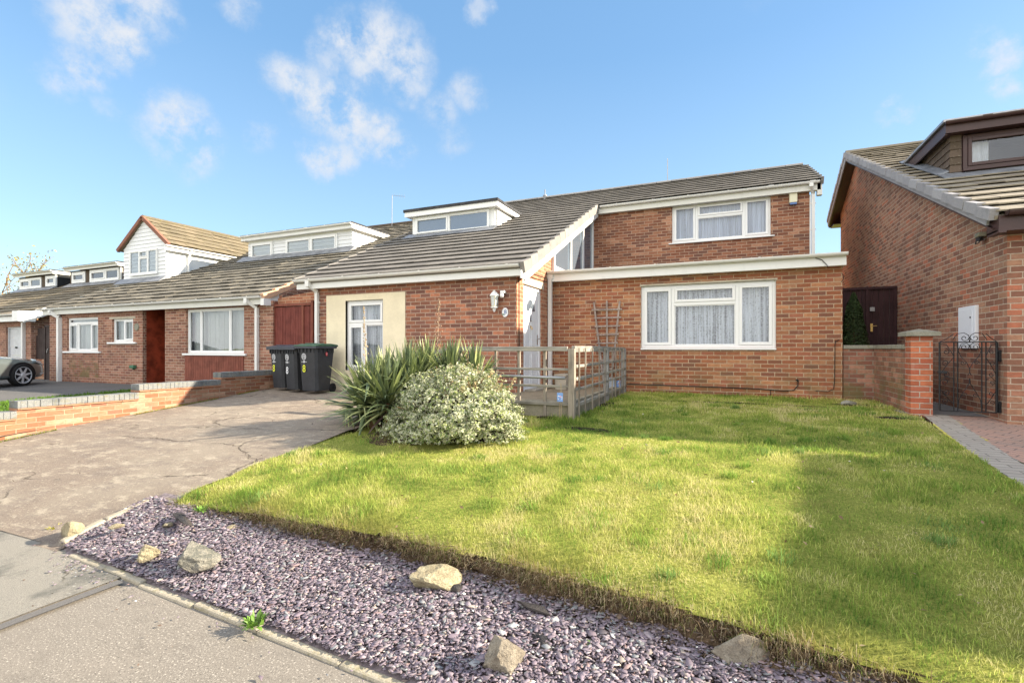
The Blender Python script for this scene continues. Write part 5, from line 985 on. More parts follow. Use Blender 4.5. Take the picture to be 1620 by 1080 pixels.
m = MB(); m.tube(px_y([(1322, 538), (1321, 545), (1320.5, 600), (1319, 615), (1310, 619), (1290, 618)], 9.985), .006, 5); m.tube(px_y([(1322, 540), (1328, 537)], 9.985), .006, 5); m.build('upper_run', 'cable_black', CB)
AC = house('gutter_cable', 'short thin cable looping down the white fascia at the extension corner', 'cable', (1.3, 9.75, 3.0)); m = MB(); m.tube(px_y([(1290, 408), (1300, 411), (1308, 419), (1310, 422)], 9.80), .006, 5); m.tube(px_y([(1331, 432), (1335, 436), (1334, 442), (1331, 446)], 9.95), .005, 5); m.build('cable', 'cable_black', AC)
# TV aerial on the neighbour's ridge
TA = house('tv_aerial', 'faint television aerial mast on the ridge left of the small dormer', 'aerial', (-12.6, 16.7, 6.5)); a = at_y(620, 356, 16.7); b = at_y(620.5, 309, 16.7); m = MB(); m.tube([(a[0], 16.7, 6.4), b], .014, 6); m.build('mast', 'aluminium', TA)
m = MB(); q = at_y(640, 311, 16.2); m.tube([b, q], .008, 5)
for k in range(6): c = Vector(b).lerp(Vector(q), k/5); m.tube([c-Vector((0, 0, .09)), c+Vector((0, 0, .09))], .004, 4)
m.build('antenna', 'aluminium', TA)
# ================================================================== WHEELIE BINS
def seg8(par, mat, x, z, s, y, name='number_sticker'):
    return text_mesh('8', s, .001, Matrix.Translation((x, y, z))@Matrix.Rotation(R(90), 4, 'X')@Matrix.Scale(.9, 4, (1, 0, 0))@Matrix.Scale(1.15, 4, (0, 1, 0)), name, mat, par)
def bin_(loc, rz_, W, D, H, lid, num, label, red=False, slope_n=0):
    t = thing('wheelie_bin', label, 'wheelie bin', loc, R(rz_), 'wheelie bins in front of the side gate'); bw, bd = W*.40, D*.38
    m = MB(); h0, h1 = .06, H-.09
    def ring(z, f): 
        hw = bw+(W/2-.02-bw)*f; hd0 = D/2*.80+(D/2*1.0-D/2*.80)*f-.02; hd1 = D/2*.62+(D/2*.94-D/2*.62)*f; c = .045
        return [(-hw+c, -hd0, z), (hw-c, -hd0, z), (hw, -hd0+c, z), (hw, hd1-c, z), (hw-c, hd1, z), (-hw+c, hd1, z), (-hw, hd1-c, z), (-hw, -hd0+c, z)]
    zs = [(h0, 0), (h0+.03, .05), ((h0+h1)*.55, .55), (h1-.10, .90), (h1-.098, 1.0), (h1, 1.02)]; rings = [ring(z, f) for z, f in zs]
    for a, b in zip(rings[:-1], rings[1:]):
        for k in range(8): m.poly([a[k], a[(k+1) % 8], b[(k+1) % 8], b[k]])
    m.poly(rings[0][::-1]); m.poly(rings[-1])
    for k in range(5): x = -W*.36+k*W*.18; m.box(x-.006, -D/2-.006, h1-.085, x+.006, -D/2+.02, h1-.01)
    for k in range(4):
        y = -D*.32+k*D*.2; m.box(W/2-.02, y-.006, h1-.085, W/2+.006, y+.006, h1-.01)
    m.build('body', 'plastic_dark', t, recalc=False)
    m = MB(); hw = W/2+.025; z0 = H-.10; m.box(-hw, -D/2-.03, z0, hw, D/2-.02, z0+.045); m.build('rim', 'lid_dark', t, bevel=.012)
    m = MB(); m.prism([(-hw-.004, -D/2-.036, z0+.046), (-hw-.004, D/2+.0, z0+.046), (-hw-.004, D/2, z0+.075), (-hw-.004, D/2*.3, z0+.098), (-hw-.004, -D/2*.5, z0+.092), (-hw-.004, -D/2-.036, z0+.066)], (2*hw+.008, 0, 0)); 
    for y_ in (-D*.28, D*.05): m.box(-hw*.55, y_, z0+.095, hw*.55, y_+.02, z0+.108)
    m.build('lid', lid, t, bevel=.008)
    m = MB(); m.tube([(-hw*.8, D/2, z0+.04), (-hw*.8, D/2+.06, z0+.05), (hw*.8, D/2+.06, z0+.05), (hw*.8, D/2, z0+.04)], .014, 8); m.build('handle', 'lid_dark', t)
    for s in (-1, 1):
        m = MB(); m.lathe([(.02, -.02), (.085, -.02), (.095, -.012), (.095, .012), (.085, .02), (.02, .02)], (s*(W*.40), D/2*.62+.04, .097), 18, 'X'); m.build('wheel', 'rubber', t)
    # markings: a round crest over a bar of small print, then the house number
    yf = lambda z: -((D/2*.80+(D/2-D/2*.80)*min(1, (z-h0)/(h1-h0)))-.02)-.004; sx = -W*.16; cz = H*.74
    tl = math.atan((D/2*.2)/(h1-h0)); m = MB(); rr_ = .058; m.prism([(sx+rr_*math.cos(2*math.pi*k/20), yf(cz+rr_*1.15*math.sin(2*math.pi*k/20)), cz+rr_*1.15*math.sin(2*math.pi*k/20)) for k in range(20)], (0, -.002, 0)); m.build('crest', 'sticker_grey', t)
    m = MB()
    for k in range(9):
        a_ = 2*math.pi*k/9; q = .036; x = sx+q*math.cos(a_); z = cz+q*1.15*math.sin(a_); m.prism([(x-.008, yf(z)-.003, z), (x, yf(z)-.003, z-.010), (x+.008, yf(z)-.003, z), (x, yf(z)-.003, z+.010)], (0, -.001, 0))
    m.prism([(sx-.006, yf(cz)-.003, cz-.05), (sx+.006, yf(cz)-.003, cz-.05), (sx+.004, yf(cz)-.003, cz+.03), (sx-.004, yf(cz)-.003, cz+.03)], (0, -.001, 0)); m.build('crest_tree', 'plastic_dark', t)
    zt_ = cz-.105; m = MB(); m.box(sx-.068, yf(zt_)-.002, zt_-.005, sx+.068, yf(zt_), zt_+.006); m.box(sx-.018, yf(zt_)-.0025, zt_-.02, sx+.018, yf(zt_)-.0005, zt_+.028); m.build('crest_lettering', 'sticker_grey', t)
    zn = cz-.245-(.03 if num == 'sticker_white' else 0); seg8(t, num, sx+.0, zn, .175, yf(zn)-.012)
    if red:
        m = MB(); xx = W/2+.001; m.prism([(W/2-.005+.012, -D*.02+.026*math.cos(2*math.pi*k/14), H*.79+.04*math.sin(2*math.pi*k/14)) for k in range(14)], (.004, 0, 0)); m.build('red_sticker', 'sticker_red', t)
        text_mesh('0', .05, .0008, Matrix.Translation((W/2+.0125, -D*.02, H*.79))@Matrix.Rotation(R(90), 4, 'Z')@Matrix.Rotation(R(90), 4, 'X'), 'sticker_digit', 'sticker_white', t)
    return t
bin_((-8.76, 7.84, float(drive_z(-8.7, 7.8))), -6, .46, .54, .97, 'lid_dark', 'sticker_yellow', 'dark grey wheelie bin with yellow number 8, leftmost of the three by the garden wall')
bin_((-8.21, 7.68, float(drive_z(-8.2, 7.7))), -7, .43, .52, .97, 'lid_dark', 'sticker_white', 'slim dark grey wheelie bin with white number 8 in the middle of the three')
bin_((-7.62, 7.58, float(drive_z(-7.6, 7.6))), 2, .51, .58, 1.00, 'lid_green', 'sticker_yellow', 'wide dark wheelie bin with green lid and a red sticker on its side', True)
# ================================================================== LOW WALL, PIER, IRON GATE on the right
LW = house('garden_wall', 'low stained brick wall turning from the extension corner to the brick pier', 'wall', (2.2, 9.5, .6))
m = MB(); m.box(1.83, 10.02, .3, 2.27, 10.22, 1.47); m.box(2.27, 8.45, .3, 2.49, 10.22, 1.47); m.build('wall', 'brick_stained', LW)
m = MB(); m.box(1.83, 9.995, 1.472, 2.50, 10.245, 1.535); m.box(2.245, 8.448, 1.472, 2.515, 9.994, 1.535); m.build('coping', 'cap_stone', LW, bevel=.008)
PR = house('gate_pier', 'square red brick gate pier with shallow stone cap beside the iron gate', 'pier', (2.385, 8.33, .58))
m = MB(); m.box(2.266, 8.22, .3, 2.503, 8.447, 1.645); m.build('pier', 'brick_pier', PR)
m = MB(); x0, x1, y0, y1 = 2.20, 2.57, 8.15, 8.51; m.box(x0, y0, 1.646, x1, y1, 1.70); ap = ((x0+x1)/2, (y0+y1)/2, 1.745)
for a, b in (((x0, y0), (x1, y0)), ((x1, y0), (x1, y1)), ((x1, y1), (x0, y1)), ((x0, y1), (x0, y0))): m.poly([(a[0], a[1], 1.70), (b[0], b[1], 1.70), ap])
m.build('cap', 'cap_stone', PR)
IG = house('iron_gate', 'black wrought-iron garden gate with scrollwork beside the brick pier', 'gate', (2.8, 8.3, .62))
Yg = 8.05; gx0_, gx1_ = 2.52, 3.085; zt0, zb0 = 1.56, .68; bars = []
def P2(fx, fz): return (gx0_+(gx1_-gx0_)*fx, Yg, zb0+(zt0-zb0)*fz)
m = MB()
for fx, w_ in ((0, .011), (.255, .007), (.325, .007), (.745, .007), (.815, .007), (1, .014)): m.tube([P2(fx, 0), P2(fx, 1.0)], w_, 6)
for fz in (0, 1): m.tube([P2(0, fz), P2(1, fz)], .008, 6)
m.build('frame', 'black_iron', IG)
def spiral(cx, cz, r0, turns, a0, dirn_=1, n=26): return [(cx+r0*(1-.82*k/n)*math.cos(a0+dirn_*turns*2*math.pi*k/n), cz+r0*(1-.82*k/n)*math.sin(a0+dirn_*turns*2*math.pi*k/n)) for k in range(n+1)]
def scr(pts, r_=.0045): m.tube([(gx0_+(gx1_-gx0_)*x, Yg, zb0+(zt0-zb0)*z) for x, z in pts], r_, 5)
m = MB(); AR = (zt0-zb0)/(gx1_-gx0_)
def sp(cx, cz, r0, turns, a0, d, lead=None):
    s = [(cx+(x-cx), cz+(z-cz)/AR) for x, z in spiral(cx, cz, r0, turns, a0, d)]; scr((lead or [])+s)
c_ = .535
for s in (-1, 1):
    sp(c_+s*.09, 1.06, .075, 1.1, math.pi*(0 if s < 0 else 1), s*-1*-1, [(c_, 1.0)]); scr([(c_, 1.05), (c_+s*.02, 1.10), (c_+s*.10, 1.135), (c_+s*.22, 1.12), (c_+s*.30, 1.03)])
    sp(c_+s*.09, .93, .08, 1.1, math.pi*(0 if s < 0 else 1), -s*-1, [(c_, .96)]); scr([(c_, .95), (c_+s*.05, .985), (c_+s*.15, .97), (c_+s*.20, .88), (c_+s*.16, .80), (c_+s*.05, .70), (c_, .62), (c_+s*.0, .56), (c_+s*.03, .52)])
    sp(c_+s*.12, .70, .05, 1.1, 0, s); sp(c_+s*.10, .24, .05, 1.1, 0, -s); scr([(c_-s*.0, .48), (c_-s*.01, .40), (c_-s*.06, .34), (c_-s*.14, .24), (c_-s*.19, .16), (c_-s*.20, .05)])
for (xa, xb) in ((.0, .255), (.815, 1.0)):
    xm = (xa+xb)/2; h = xb-xa; o_ = 1 if xa > .5 else -1
    for z0_ in (.86, .70, .53, .42, .26, .14): sp(xm+o_*h*.05, z0_, h*.26, 1.2, math.pi/2*(1 if z0_ in (.86, .53, .26) else -1), o_)
    scr([(xa if o_ > 0 else xb, .80), (xm, .92+.04), (xb if o_ > 0 else xa, .98)]); scr([(xa if o_ > 0 else xb, .78), (xm, .66), (xb if o_ > 0 else xa, .52)]); scr([(xa if o_ > 0 else xb, .46), (xm, .50), (xb if o_ > 0 else xa, .42)]); scr([(xb if o_ > 0 else xa, .32), (xm, .2), (xa if o_ > 0 else xb, .1)]); scr([(xa if o_ > 0 else xb, 1.12), (xm, 1.05), (xb if o_ > 0 else xa, 1.005)])
m.build('scrollwork', 'black_iron', IG)
m = MB()
for z in (1.44, .80):
    m = MB(); m.tube([(gx1_, Yg, z), (3.12, Yg-.02, z+.01), (3.155, Yg-.03, z-.10)], .013, 6); m.box(3.095, Yg-.03, z-.12, 3.12, Yg+.03, z+.02); m.build('hinge', 'black_iron', IG)
m = MB(); m.box(gx0_-.02, Yg-.02, 1.16, gx0_+.07, Yg+.02, 1.19); m.build('latch', 'black_iron', IG)
# dark brown side gate/fence deep between the houses
BG = house('side_gate', 'tall dark brown boarded gate with lockset deep between the brick houses', 'gate', (2.5, 12.0, .6))
YD = 12.1; a0 = pxbox(1333, 1457.5, 455, 600, YD); x1_ = min(a0[1], 3.11); zt2 = at_y(1400, 453, YD)[2]
m = MB(); x = 1.80
while x < x1_-.01: e = min(x+.092, x1_); m.box(x, YD+(.0 if x < 2.25 else .012), .6, e-.006, YD+.04, zt2-.05); x += .092
m.build('boards', 'wood_dark', BG); m = MB(); m.box(1.80, YD-.03, zt2-.05, x1_, YD+.06, zt2); xg = at_y(1372, 500, YD)[0]; m.box(xg-.03, YD-.02, .6, xg+.03, YD+.05, zt2-.051); m.box(x1_-.06, YD-.02, .6, x1_, YD+.05, zt2-.051); m.build('frame', 'wood_dark', BG)
p = at_y(1380, 489, YD-.02); m = MB(); m.box(p[0]-.04, YD-.03, p[2]-.04, p[0]+.04, YD, p[2]+.04); m.build('latch', 'aluminium', BG); p = at_y(1379, 518, YD-.02); m = MB(); m.box(p[0]-.02, YD-.02, p[2]-.08, p[0]+.02, YD, p[2]+.08); m.tube([(p[0], YD-.02, p[2]+.03), (p[0], YD-.06, p[2]+.03), (p[0]+.08, YD-.06, p[2]+.03)], .009, 6); m.build('handle', 'brass', BG)
# meter cabinet and floodlight on the right house's side wall
MC = house('meter_cabinet', 'white electricity meter cabinet on the side wall of the right-hand house', 'cabinet', (3.1, 8.9, 1.5))
ya = at_x(1519, 500, XR-.02)[1]; yb = at_x(1546, 500, XR-.02)[1]; z1 = at_x(1545, 482.5, XR-.02)[2]; z0 = at_x(1544, 551, XR-.02)[2]
m = MB(); m.box(XR-.045, yb, z0, XR, ya, z1); m.build('case', 'meter_white', MC, bevel=.008); m = MB(); m.box(XR-.052, yb+.07, z0+.04, XR-.0455, ya-.03, z1-.04); m.build('door', 'meter_white', MC, bevel=.003)
m = MB(); m.lathe([(0, -.008), (.012, -.008), (.012, 0), (0, 0)], (XR-.052, yb+.11, z1-.16), 8, 'X'); m.build('lock', 'black_iron', MC)
FL = house('floodlight', 'small floodlight bracketed under the verge at the front corner of the right-hand house', 'lamp', (3.05, 8.1, 2.7)); p = at_x(1549, 374, 3.05)
m = MB(); m.box(p[0]-.03, p[1]-.06, p[2]-.01, p[0]+.06, p[1]+.06, p[2]+.05); m.build('head', 'cap_stone', FL, bevel=.01); m = MB(); m.tube([(p[0], p[1]-.05, p[2]), (p[0]-.02, p[1]-.05, p[2]-.09), (p[0]-.02, p[1]+.05, p[2]-.09), (p[0], p[1]+.05, p[2])], .007, 6); m.box(p[0]-.02, p[1]-.045, p[2]-.06, p[0]+.03, p[1]+.045, p[2]-.011); m.build('bracket', 'black_iron', FL)
# ================================================================== ROCKS
def rock(u, v, zg, sx, sy, sz, rot, seed, mat, label, group='rocks set in the slate', tilt=0):
    p = at_z(u, v, zg); bm = bmesh.new(); bmesh.ops.create_icosphere(bm, subdivisions=4, radius=1); r = random.Random(seed); pl = []
    for k in range(11): n = Vector((r.gauss(0, 1), r.gauss(0, 1), r.gauss(0, .9))).normalized(); pl.append((n, r.uniform(.48, .80)))
    for vv in bm.verts:
        c = vv.co.copy()
        for n, d in pl:
            q = c.dot(n)
            if q > d: c -= n*(q-d)*.94
        nn = fbm(c.x*1.3+seed+c.z, c.y+c.z*1.7, 4, seed)-.5; c *= 1.22+.24*float(nn); vv.co = c
    bmesh.ops.transform(bm, matrix=Matrix.Rotation(R(rot), 4, 'Z')@Matrix.Rotation(R(tilt), 4, 'Y')@Matrix.Diagonal((sx, sy, sz, 1)), verts=bm.verts)
    for vv in bm.verts:
        if vv.co.z < -sz*.45: vv.co.z = -sz*.45
        vv.co.z += sz*.40
    me = bpy.data.meshes.new('rock'); bm.to_mesh(me); bm.free(); me.materials.append(MT[mat]); o = bpy.data.objects.new('rock', me); C.objects.link(o); o.location = (p[0], p[1], p[2]); tag(o, label, 'rock', group)
rock(116, 846, .06, .115, .075, .070, -10, 3, 'rock_yellow', 'pale yellow rock at the driveway corner, leftmost of the rocks', tilt=-18)
rock(236, 882, .075, .105, .06, .060, -20, 11, 'rock_yellow', 'small pale yellow rock between the leftmost rock and the round grey one', tilt=-15)
rock(314, 893, .09, .15, .11, .095, 10, 8, 'rock_grey', 'rounded greenish-grey rock on the slate near the kerb', tilt=5)
rock(688, 925, .10, .14, .10, .09, 25, 21, 'rock_yellow', 'jagged yellow rock below the lawn bank in the middle', tilt=12)
rock(800, 1060, .04, .085, .07, .105, 40, 14, 'rock_tan', 'upright tan rock nearest the kerb at the bottom')
rock(1172, 1052, .10, .14, .075, .085, 8, 23, 'rock_tan', 'wide grey rock against the soil bank on the right')
rock(1341, 640, .6, .10, .07, .06, 0, 30, 'cap_stone', 'small white stone lying at the foot of the extension corner', None)
for k, (u, v, s) in enumerate([(265, 832, .03), (185, 834, .035), (368, 836, .03), (1215, 1022, .02), (283, 814, .0)]):
    if s: rock(u, v, .15, s*1.3, s, s*.6, k*40, 50+k, 'rock_yellow', ['thin pebble near the top of the slate left of centre', 'flat yellowish pebble near the upper left slate', 'cream pebble below the soil bank', 'small cream pebble right of the wide grey rock'][k], 'pebbles on the slate')
for k, (u, v, z, l, w_, h, rt) in enumerate([(288, 822, .19, .17, .035, .02, -18), (605, 0, 0, 0, 0, 0, 0), (845, 962, .13, .10, .03, .015, -10), (858, 1020, .08, .07, .04, .02, -30), (720, 930, .12, .05, .03, .015, -30)]):
    if l: rock(u, v, z, l, w_, h, rt, 70+k, 'slate_dark', ['long dark slab of slate under the left end of the soil bank', '', 'thin dark slate slab in the middle of the bed', 'dark flat stone beside the upright tan rock', 'dark shard at the right side of the jagged yellow rock'][k], 'dark slate slabs')
# ================================================================== CAR
th = 112; fw_ = at_z(36, 611, .40); CAR = thing('parked_car', 'silver-grey car parked on the neighbouring drive, only its front end in frame', 'car', (0, 0, 0), R(th))
# local frame: +x is forward, front right wheel at (0,0), right side at y=0, body extends to +y (left side) and -x
def carz(x):  # (sill, belt, hood/top) heights by station
    return x
stn = [(.92, .30, .30, .52, .56), (.86, .24, .22, .60, .64), (.70, .13, .18, .67, .72), (.40, .04, .17, .72, .80), (.0, .0, .17, .76, .86), (-.45, .0, .17, .79, .92), (-.80, .0, .18, .82, .96), (-1.4, .0, .18, .86, .96), (-2.2, .0, .18, .88, .97), (-2.7, .02, .2, .90, 1.0), (-3.1, .06, .22, .88, .98), (-3.4, .16, .3, .80, .92), (-3.48, .26, .36, .7, .8)]
Wc = 1.74; m = MB(); rings = []
for (x, ins, zs, zbelt, zh) in stn:
    y0 = ins; y1 = Wc-ins; yc_ = Wc/2; rg = []
    half = [(y0+.03, zs), (y0, zs+.12), (y0-.0+.01, (zs+zbelt)/2+.06), (y0+.03, zbelt-.04), (y0+.10, zbelt+.02), (y0+.30, zh-.03), (yc_, zh)]
    for y, z in half: rg.append((x, y, z))
    for y, z in half[-2::-1]: rg.append((x, 2*yc_-y, z))
    rings.append(rg)
for a, b in zip(rings[:-1], rings[1:]):
    for k in range(len(a)-1): m.poly([a[k], a[k+1], b[k+1], b[k]])
m.poly(rings[0][::-1]); m.poly(rings[-1])
for rg_a, rg_b in zip(rings[:-1], rings[1:]): m.poly([rg_a[0], rg_b[0], rg_b[-1], rg_a[-1]])
bo = m.build('body', 'car_paint', CAR, smooth=True, recalc=True); sb = bo.modifiers.new('sub', 'SUBSURF'); sb.levels = 2; sb.render_levels = 2
m = MB(); gh = [(-1.15, .10, .93, .96), (-1.7, .24, .93, 1.27), (-2.1, .27, .95, 1.34), (-2.75, .20, .97, 1.12), (-3.05, .15, .95, 1.0)]; rg = []
for (x, ins, zb_, zt_) in gh: rg.append([(x, ins, zb_-.05), (x, ins+.13*(zt_-zb_)/.4, zt_-.03), (x, ins+.30, zt_), (x, Wc-ins-.30, zt_), (x, Wc-ins-.13*(zt_-zb_)/.4, zt_-.03), (x, Wc-ins, zb_-.05)])
for a, b in zip(rg[:-1], rg[1:]):
    for k in range(5): m.poly([a[k], a[k+1], b[k+1], b[k]])
m.build('windows', 'car_glass', CAR, smooth=True, recalc=True)
def wheel(x, y, s, steer=0):
    m = MB(); r0 = .315; m.lathe([(.22, -.09), (.29, -.10), (r0, -.07), (r0+.004, 0), (r0, .07), (.29, .10), (.22, .09)], (x, y, r0), 36, 'Y'); w_ = m.build('wheel', 'tyre', CAR, smooth=True)
    yy = y-s*.085; m = MB(); m.lathe([(.215, 0), (.235, -.012*s), (.245, 0), (.235, .03*s), (.215, .10*s)], (x, yy, r0), 36, 'Y'); m.lathe([(0, -.02*s), (.05, -.02*s), (.06, 0), (.06, .03*s)], (x, yy, r0), 18, 'Y')
    for k in range(7):
        a = 2*math.pi*k/7+.2; d = Vector((math.cos(a), 0, math.sin(a))); n_ = Vector((-math.sin(a), 0, math.cos(a))); o_ = Vector((x, yy+.005*s, r0)); p = [o_+d*.05-n_*.030, o_+d*.05+n_*.030, o_+d*.225+n_*.020, o_+d*.225-n_*.020]; m.prism(p, (0, .03*s, 0))
    m.build('rim', 'alloy', w_); m = MB(); m.lathe([(.0, 0), (.215, 0)], (x, yy+.07*s, r0), 24, 'Y'); m.build('brake_disc', 'car_black', w_)
    if steer:
        piv = Vector((x, y, 0)); w_.matrix_local = Matrix.Translation(piv)@Matrix.Rotation(R(steer), 4, 'Z')@Matrix.Translation(-piv)
wheel(0, .065, 1); wheel(-2.55, .065, 1); wheel(0, Wc-.065, -1); wheel(-2.55, Wc-.065, -1)
for xw in (0, -2.55):
    for y0_, s in ((-.004, 1), (Wc+.004, -1)):
        m = MB(); n = 20; pts = [(xw+.375*math.cos(math.pi*k/n), y0_, .31+.375*math.sin(math.pi*k/n)) for k in range(n+1)]; pin = [(xw+.335*math.cos(math.pi*k/n), y0_, .31+.335*math.sin(math.pi*k/n)) for k in range(n+1)]
        for k in range(n): m.prism([pts[k], pts[k+1], pin[k+1], pin[k]], (0, .03*s, 0))
        m.prism([(xw+.345*math.cos(math.pi*k/n), y0_+.002*s, .30+.345*math.sin(math.pi*k/n)) for k in range(n+1)]+[(xw-.345, y0_+.002*s, .17), (xw+.345, y0_+.002*s, .17)], (0, .01*s, 0)); m.build('wheel_arch', 'car_black', CAR)
for y_, s in ((.22, 1), (Wc-.22, -1)):
    m = MB(); m.hexa([(.42, y_-.20*s, .66), (.80, y_-.02*s, .58), (.88, y_+.25*s, .58), (.62, y_+.20*s, .70), (.40, y_-.18*s, .75), (.74, y_-.0*s, .70), (.80, y_+.22*s, .69), (.60, y_+.18*s, .78)]); m.build('headlight', 'headlight', CAR, bevel=.02)
m = MB(); m.box(.84, .45, .30, .935, Wc-.45, .50); m.build('grille', 'car_black', CAR, bevel=.02); m = MB(); m.tube([(.62, .10, .33), (.80, .20, .33), (.92, .38, .33)], .015, 6); m.build('bumper_trim', 'alloy', CAR)
CAR.location = (fw_[0], fw_[1], .405)
# ================================================================== GRASS
def blades(P, H, Wd, col, lean=.5, seed=0, dirv=None, droop=.5):
    r = np.random.default_rng(seed); n = len(P); th = r.uniform(0, 2*np.pi, n) if dirv is None else dirv; ln = np.abs(r.normal(0, lean, n)).clip(0, 1.5)
    d = np.stack([np.cos(th)*np.sin(ln), np.sin(th)*np.sin(ln), np.cos(ln)], 1); s = np.stack([-np.sin(th+r.uniform(-.9, .9, n)), np.cos(th), np.zeros(n)], 1)*(Wd/2)[:, None]
    mid = P+d*(H*.55)[:, None]; ln2 = ln+droop*r.uniform(.2, 1.2, n); d2 = np.stack([np.cos(th)*np.sin(ln2), np.sin(th)*np.sin(ln2), np.cos(ln2)], 1); tip = mid+d2*(H*.5)[:, None]
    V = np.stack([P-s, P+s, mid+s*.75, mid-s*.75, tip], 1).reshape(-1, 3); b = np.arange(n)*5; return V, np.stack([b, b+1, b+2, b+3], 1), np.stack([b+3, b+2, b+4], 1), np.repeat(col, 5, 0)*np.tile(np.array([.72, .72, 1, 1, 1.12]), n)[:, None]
def gcol(x, y, r, bright=1.0):
    n = len(x); t = fbm(x, y, 1.1, 61)*.45+fbm(x, y, 4.5, 63)*.55; t = .5+(t-.5)*1.5+r.normal(0, .11, n); pal = np.array([(.11, .20, .035), (.23, .34, .055), (.39, .46, .095), (.56, .56, .16), (.68, .60, .30)])
    q = np.interp(t, [.20, .34, .46, .60, .78], [0, 1, 2, 3, 4]); i = np.floor(q).astype(int).clip(0, 3); f = (q-i)[:, None]; return (pal[i]*(1-f)+pal[i+1]*f)*bright*r.uniform(.8, 1.2, (n, 1))
r = np.random.default_rng(3); Ps = []; Hs = []; Ws = []
for (y0, y1, dens, h, wd) in [(1.6, 3.3, 11500, .027, .0024), (3.3, 5.0, 7200, .029, .0032), (5.0, 7.2, 4000, .033, .0044), (7.2, 10, 2200, .036, .006)]:
    n = int(6.8*(y1-y0)*dens); x = r.uniform(-4.3, 2.5, n); y = r.uniform(y0, y1, n); ok = lawn_mask(x, y+.02)
    for (cx, cy, rx_, ry_) in PATCHES: ok &= (((x-cx)/rx_)**2+((y-cy)/ry_)**2 > .75) | (r.uniform(0, 1, n) < .38)
    for (cx, cy, rr) in [(-2.85, 4.9, .62), (-3.95, 5.1, .45)]: ok &= ((x-cx)**2+(y-cy)**2 > rr*rr)
    x, y = x[ok], y[ok]; tuft = fbm(x, y, 2.6, 71); hh = h*(.55+1.15*np.clip((tuft-.3)*2.2, 0, 1.2))*r.uniform(.6, 1.4, len(x)); edge = np.exp(-((y-edge_y(x))/.14)**2); hh *= 1+.5*edge*vnoise(x, y, 9, 77)
    hh *= 1+1.0*((x+1.9)**2*3+(y-6.1)**2 < .5); Ps.append(np.stack([x, y, lawn_z(x, y)-.002], 1)); Hs.append(hh); Ws.append(np.full(len(x), wd)*r.uniform(.7, 1.3, len(x)))
P = np.concatenate(Ps); H = np.concatenate(Hs); Wd = np.concatenate(Ws); col = gcol(P[:, 0], P[:, 1], r)
e = np.exp(-((P[:, 1]-edge_y(P[:, 0]))/.16)**2)*(vnoise(P[:, 0], P[:, 1], 2.2, 91) > .45); col = col*(1-.6*e[:, None])+np.array([.36, .29, .10])*.6*e[:, None]
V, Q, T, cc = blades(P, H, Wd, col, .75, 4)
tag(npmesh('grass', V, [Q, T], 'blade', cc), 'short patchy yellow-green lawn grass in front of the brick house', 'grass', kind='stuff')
# straw hanging over the bank
n = 22000; x = r.uniform(-4.2, 2.2, n); dn = vnoise(x, x*0, 2.3, 93)*.6+vnoise(x, x*0, 8, 95)*.4; ok = r.uniform(0, 1, n) < np.clip((dn-.25)*1.7, .12, 1); x = x[ok]; n = len(x); y = edge_y(x)+r.uniform(-.05, .03, n)
P = np.stack([x, y, lawn_z(x, y+.05)-r.uniform(.0, .08, n)], 1); th = -np.pi/2+r.normal(0, .6, n); c0 = np.array([(.42, .33, .19), (.25, .18, .10), (.56, .47, .31), (.16, .22, .05), (.17, .11, .06)])[r.integers(0, 5, n)]
V, Q, T, cc = blades(P, r.uniform(.03, .10, n), np.full(n, .0022), c0, .9, 8, th, 1.3)
tag(npmesh('dry_grass', V, [Q, T], 'blade', cc), 'dry straw and roots hanging over the dark soil bank of the lawn', 'grass', kind='stuff')
# crumbs of soil on and under the bank
n = 5200; x = r.uniform(-4.2, 2.2, n); f = r.uniform(0, 1, n); y = edge_y(x)+.02-(.20+.10*np.clip((x+1.2)/1.5, 0, 1))*f**1.3; z = np.maximum(lawn_z(x, edge_y(x)+.02)*(1-f*1.35)+bed_z(x, y)*np.minimum(1, f*1.35), bed_z(x, y)+.004)
chips('soil_crumbs', np.stack([x, y, z], 1), .0085, 12, [(.11, .075, .048, 3), (.07, .048, .03, 3), (.17, .11, .07, 1.5), (.26, .19, .12, .8)], 'loose brown soil crumbs along the foot of the lawn bank')
# neighbour's strip of lawn and weeds at wall feet
n = 26000; x = r.uniform(-14.2, -9.7, n); y = r.uniform(2.2, 7.7, n); k = (x > -13.8+.15*np.sin(y*2)); x, y = x[k], y[k]; n = len(x)
V, Q, T, cc = blades(np.stack([x, y, front_b_z(x, y)-.004], 1), r.uniform(.03, .09, n), np.full(n, .018), np.array([.11, .20, .03])*r.uniform(.7, 1.3, (n, 1)), .5, 9)
tag(npmesh('grass', V, [Q, T], 'blade', cc), 'bright green grass strip behind the low brick garden wall', 'grass', kind='stuff')
def weed(x, y, z, rad, n, seed, label, name='weed', colr=(.12, .22, .035)):
    r = np.random.default_rng(seed); a = r.uniform(0, 2*np.pi, n); d = rad*np.sqrt(r.uniform(0, 1, n)); P = np.stack([x+np.cos(a)*d*.6, y+np.sin(a)*d*.6, np.full(n, z)], 1)
    V, Q, T, cc = blades(P, r.uniform(.3, .8, n)*rad, np.full(n, rad*.28), np.array(colr)*r.uniform(.7, 1.5, (n, 1)), .9, seed, a, .6)
    tag(npmesh(name, V-np.array([x, y, z]), [Q, T], 'leaf_soft', cc), label, 'weed').location = (x, y, z)
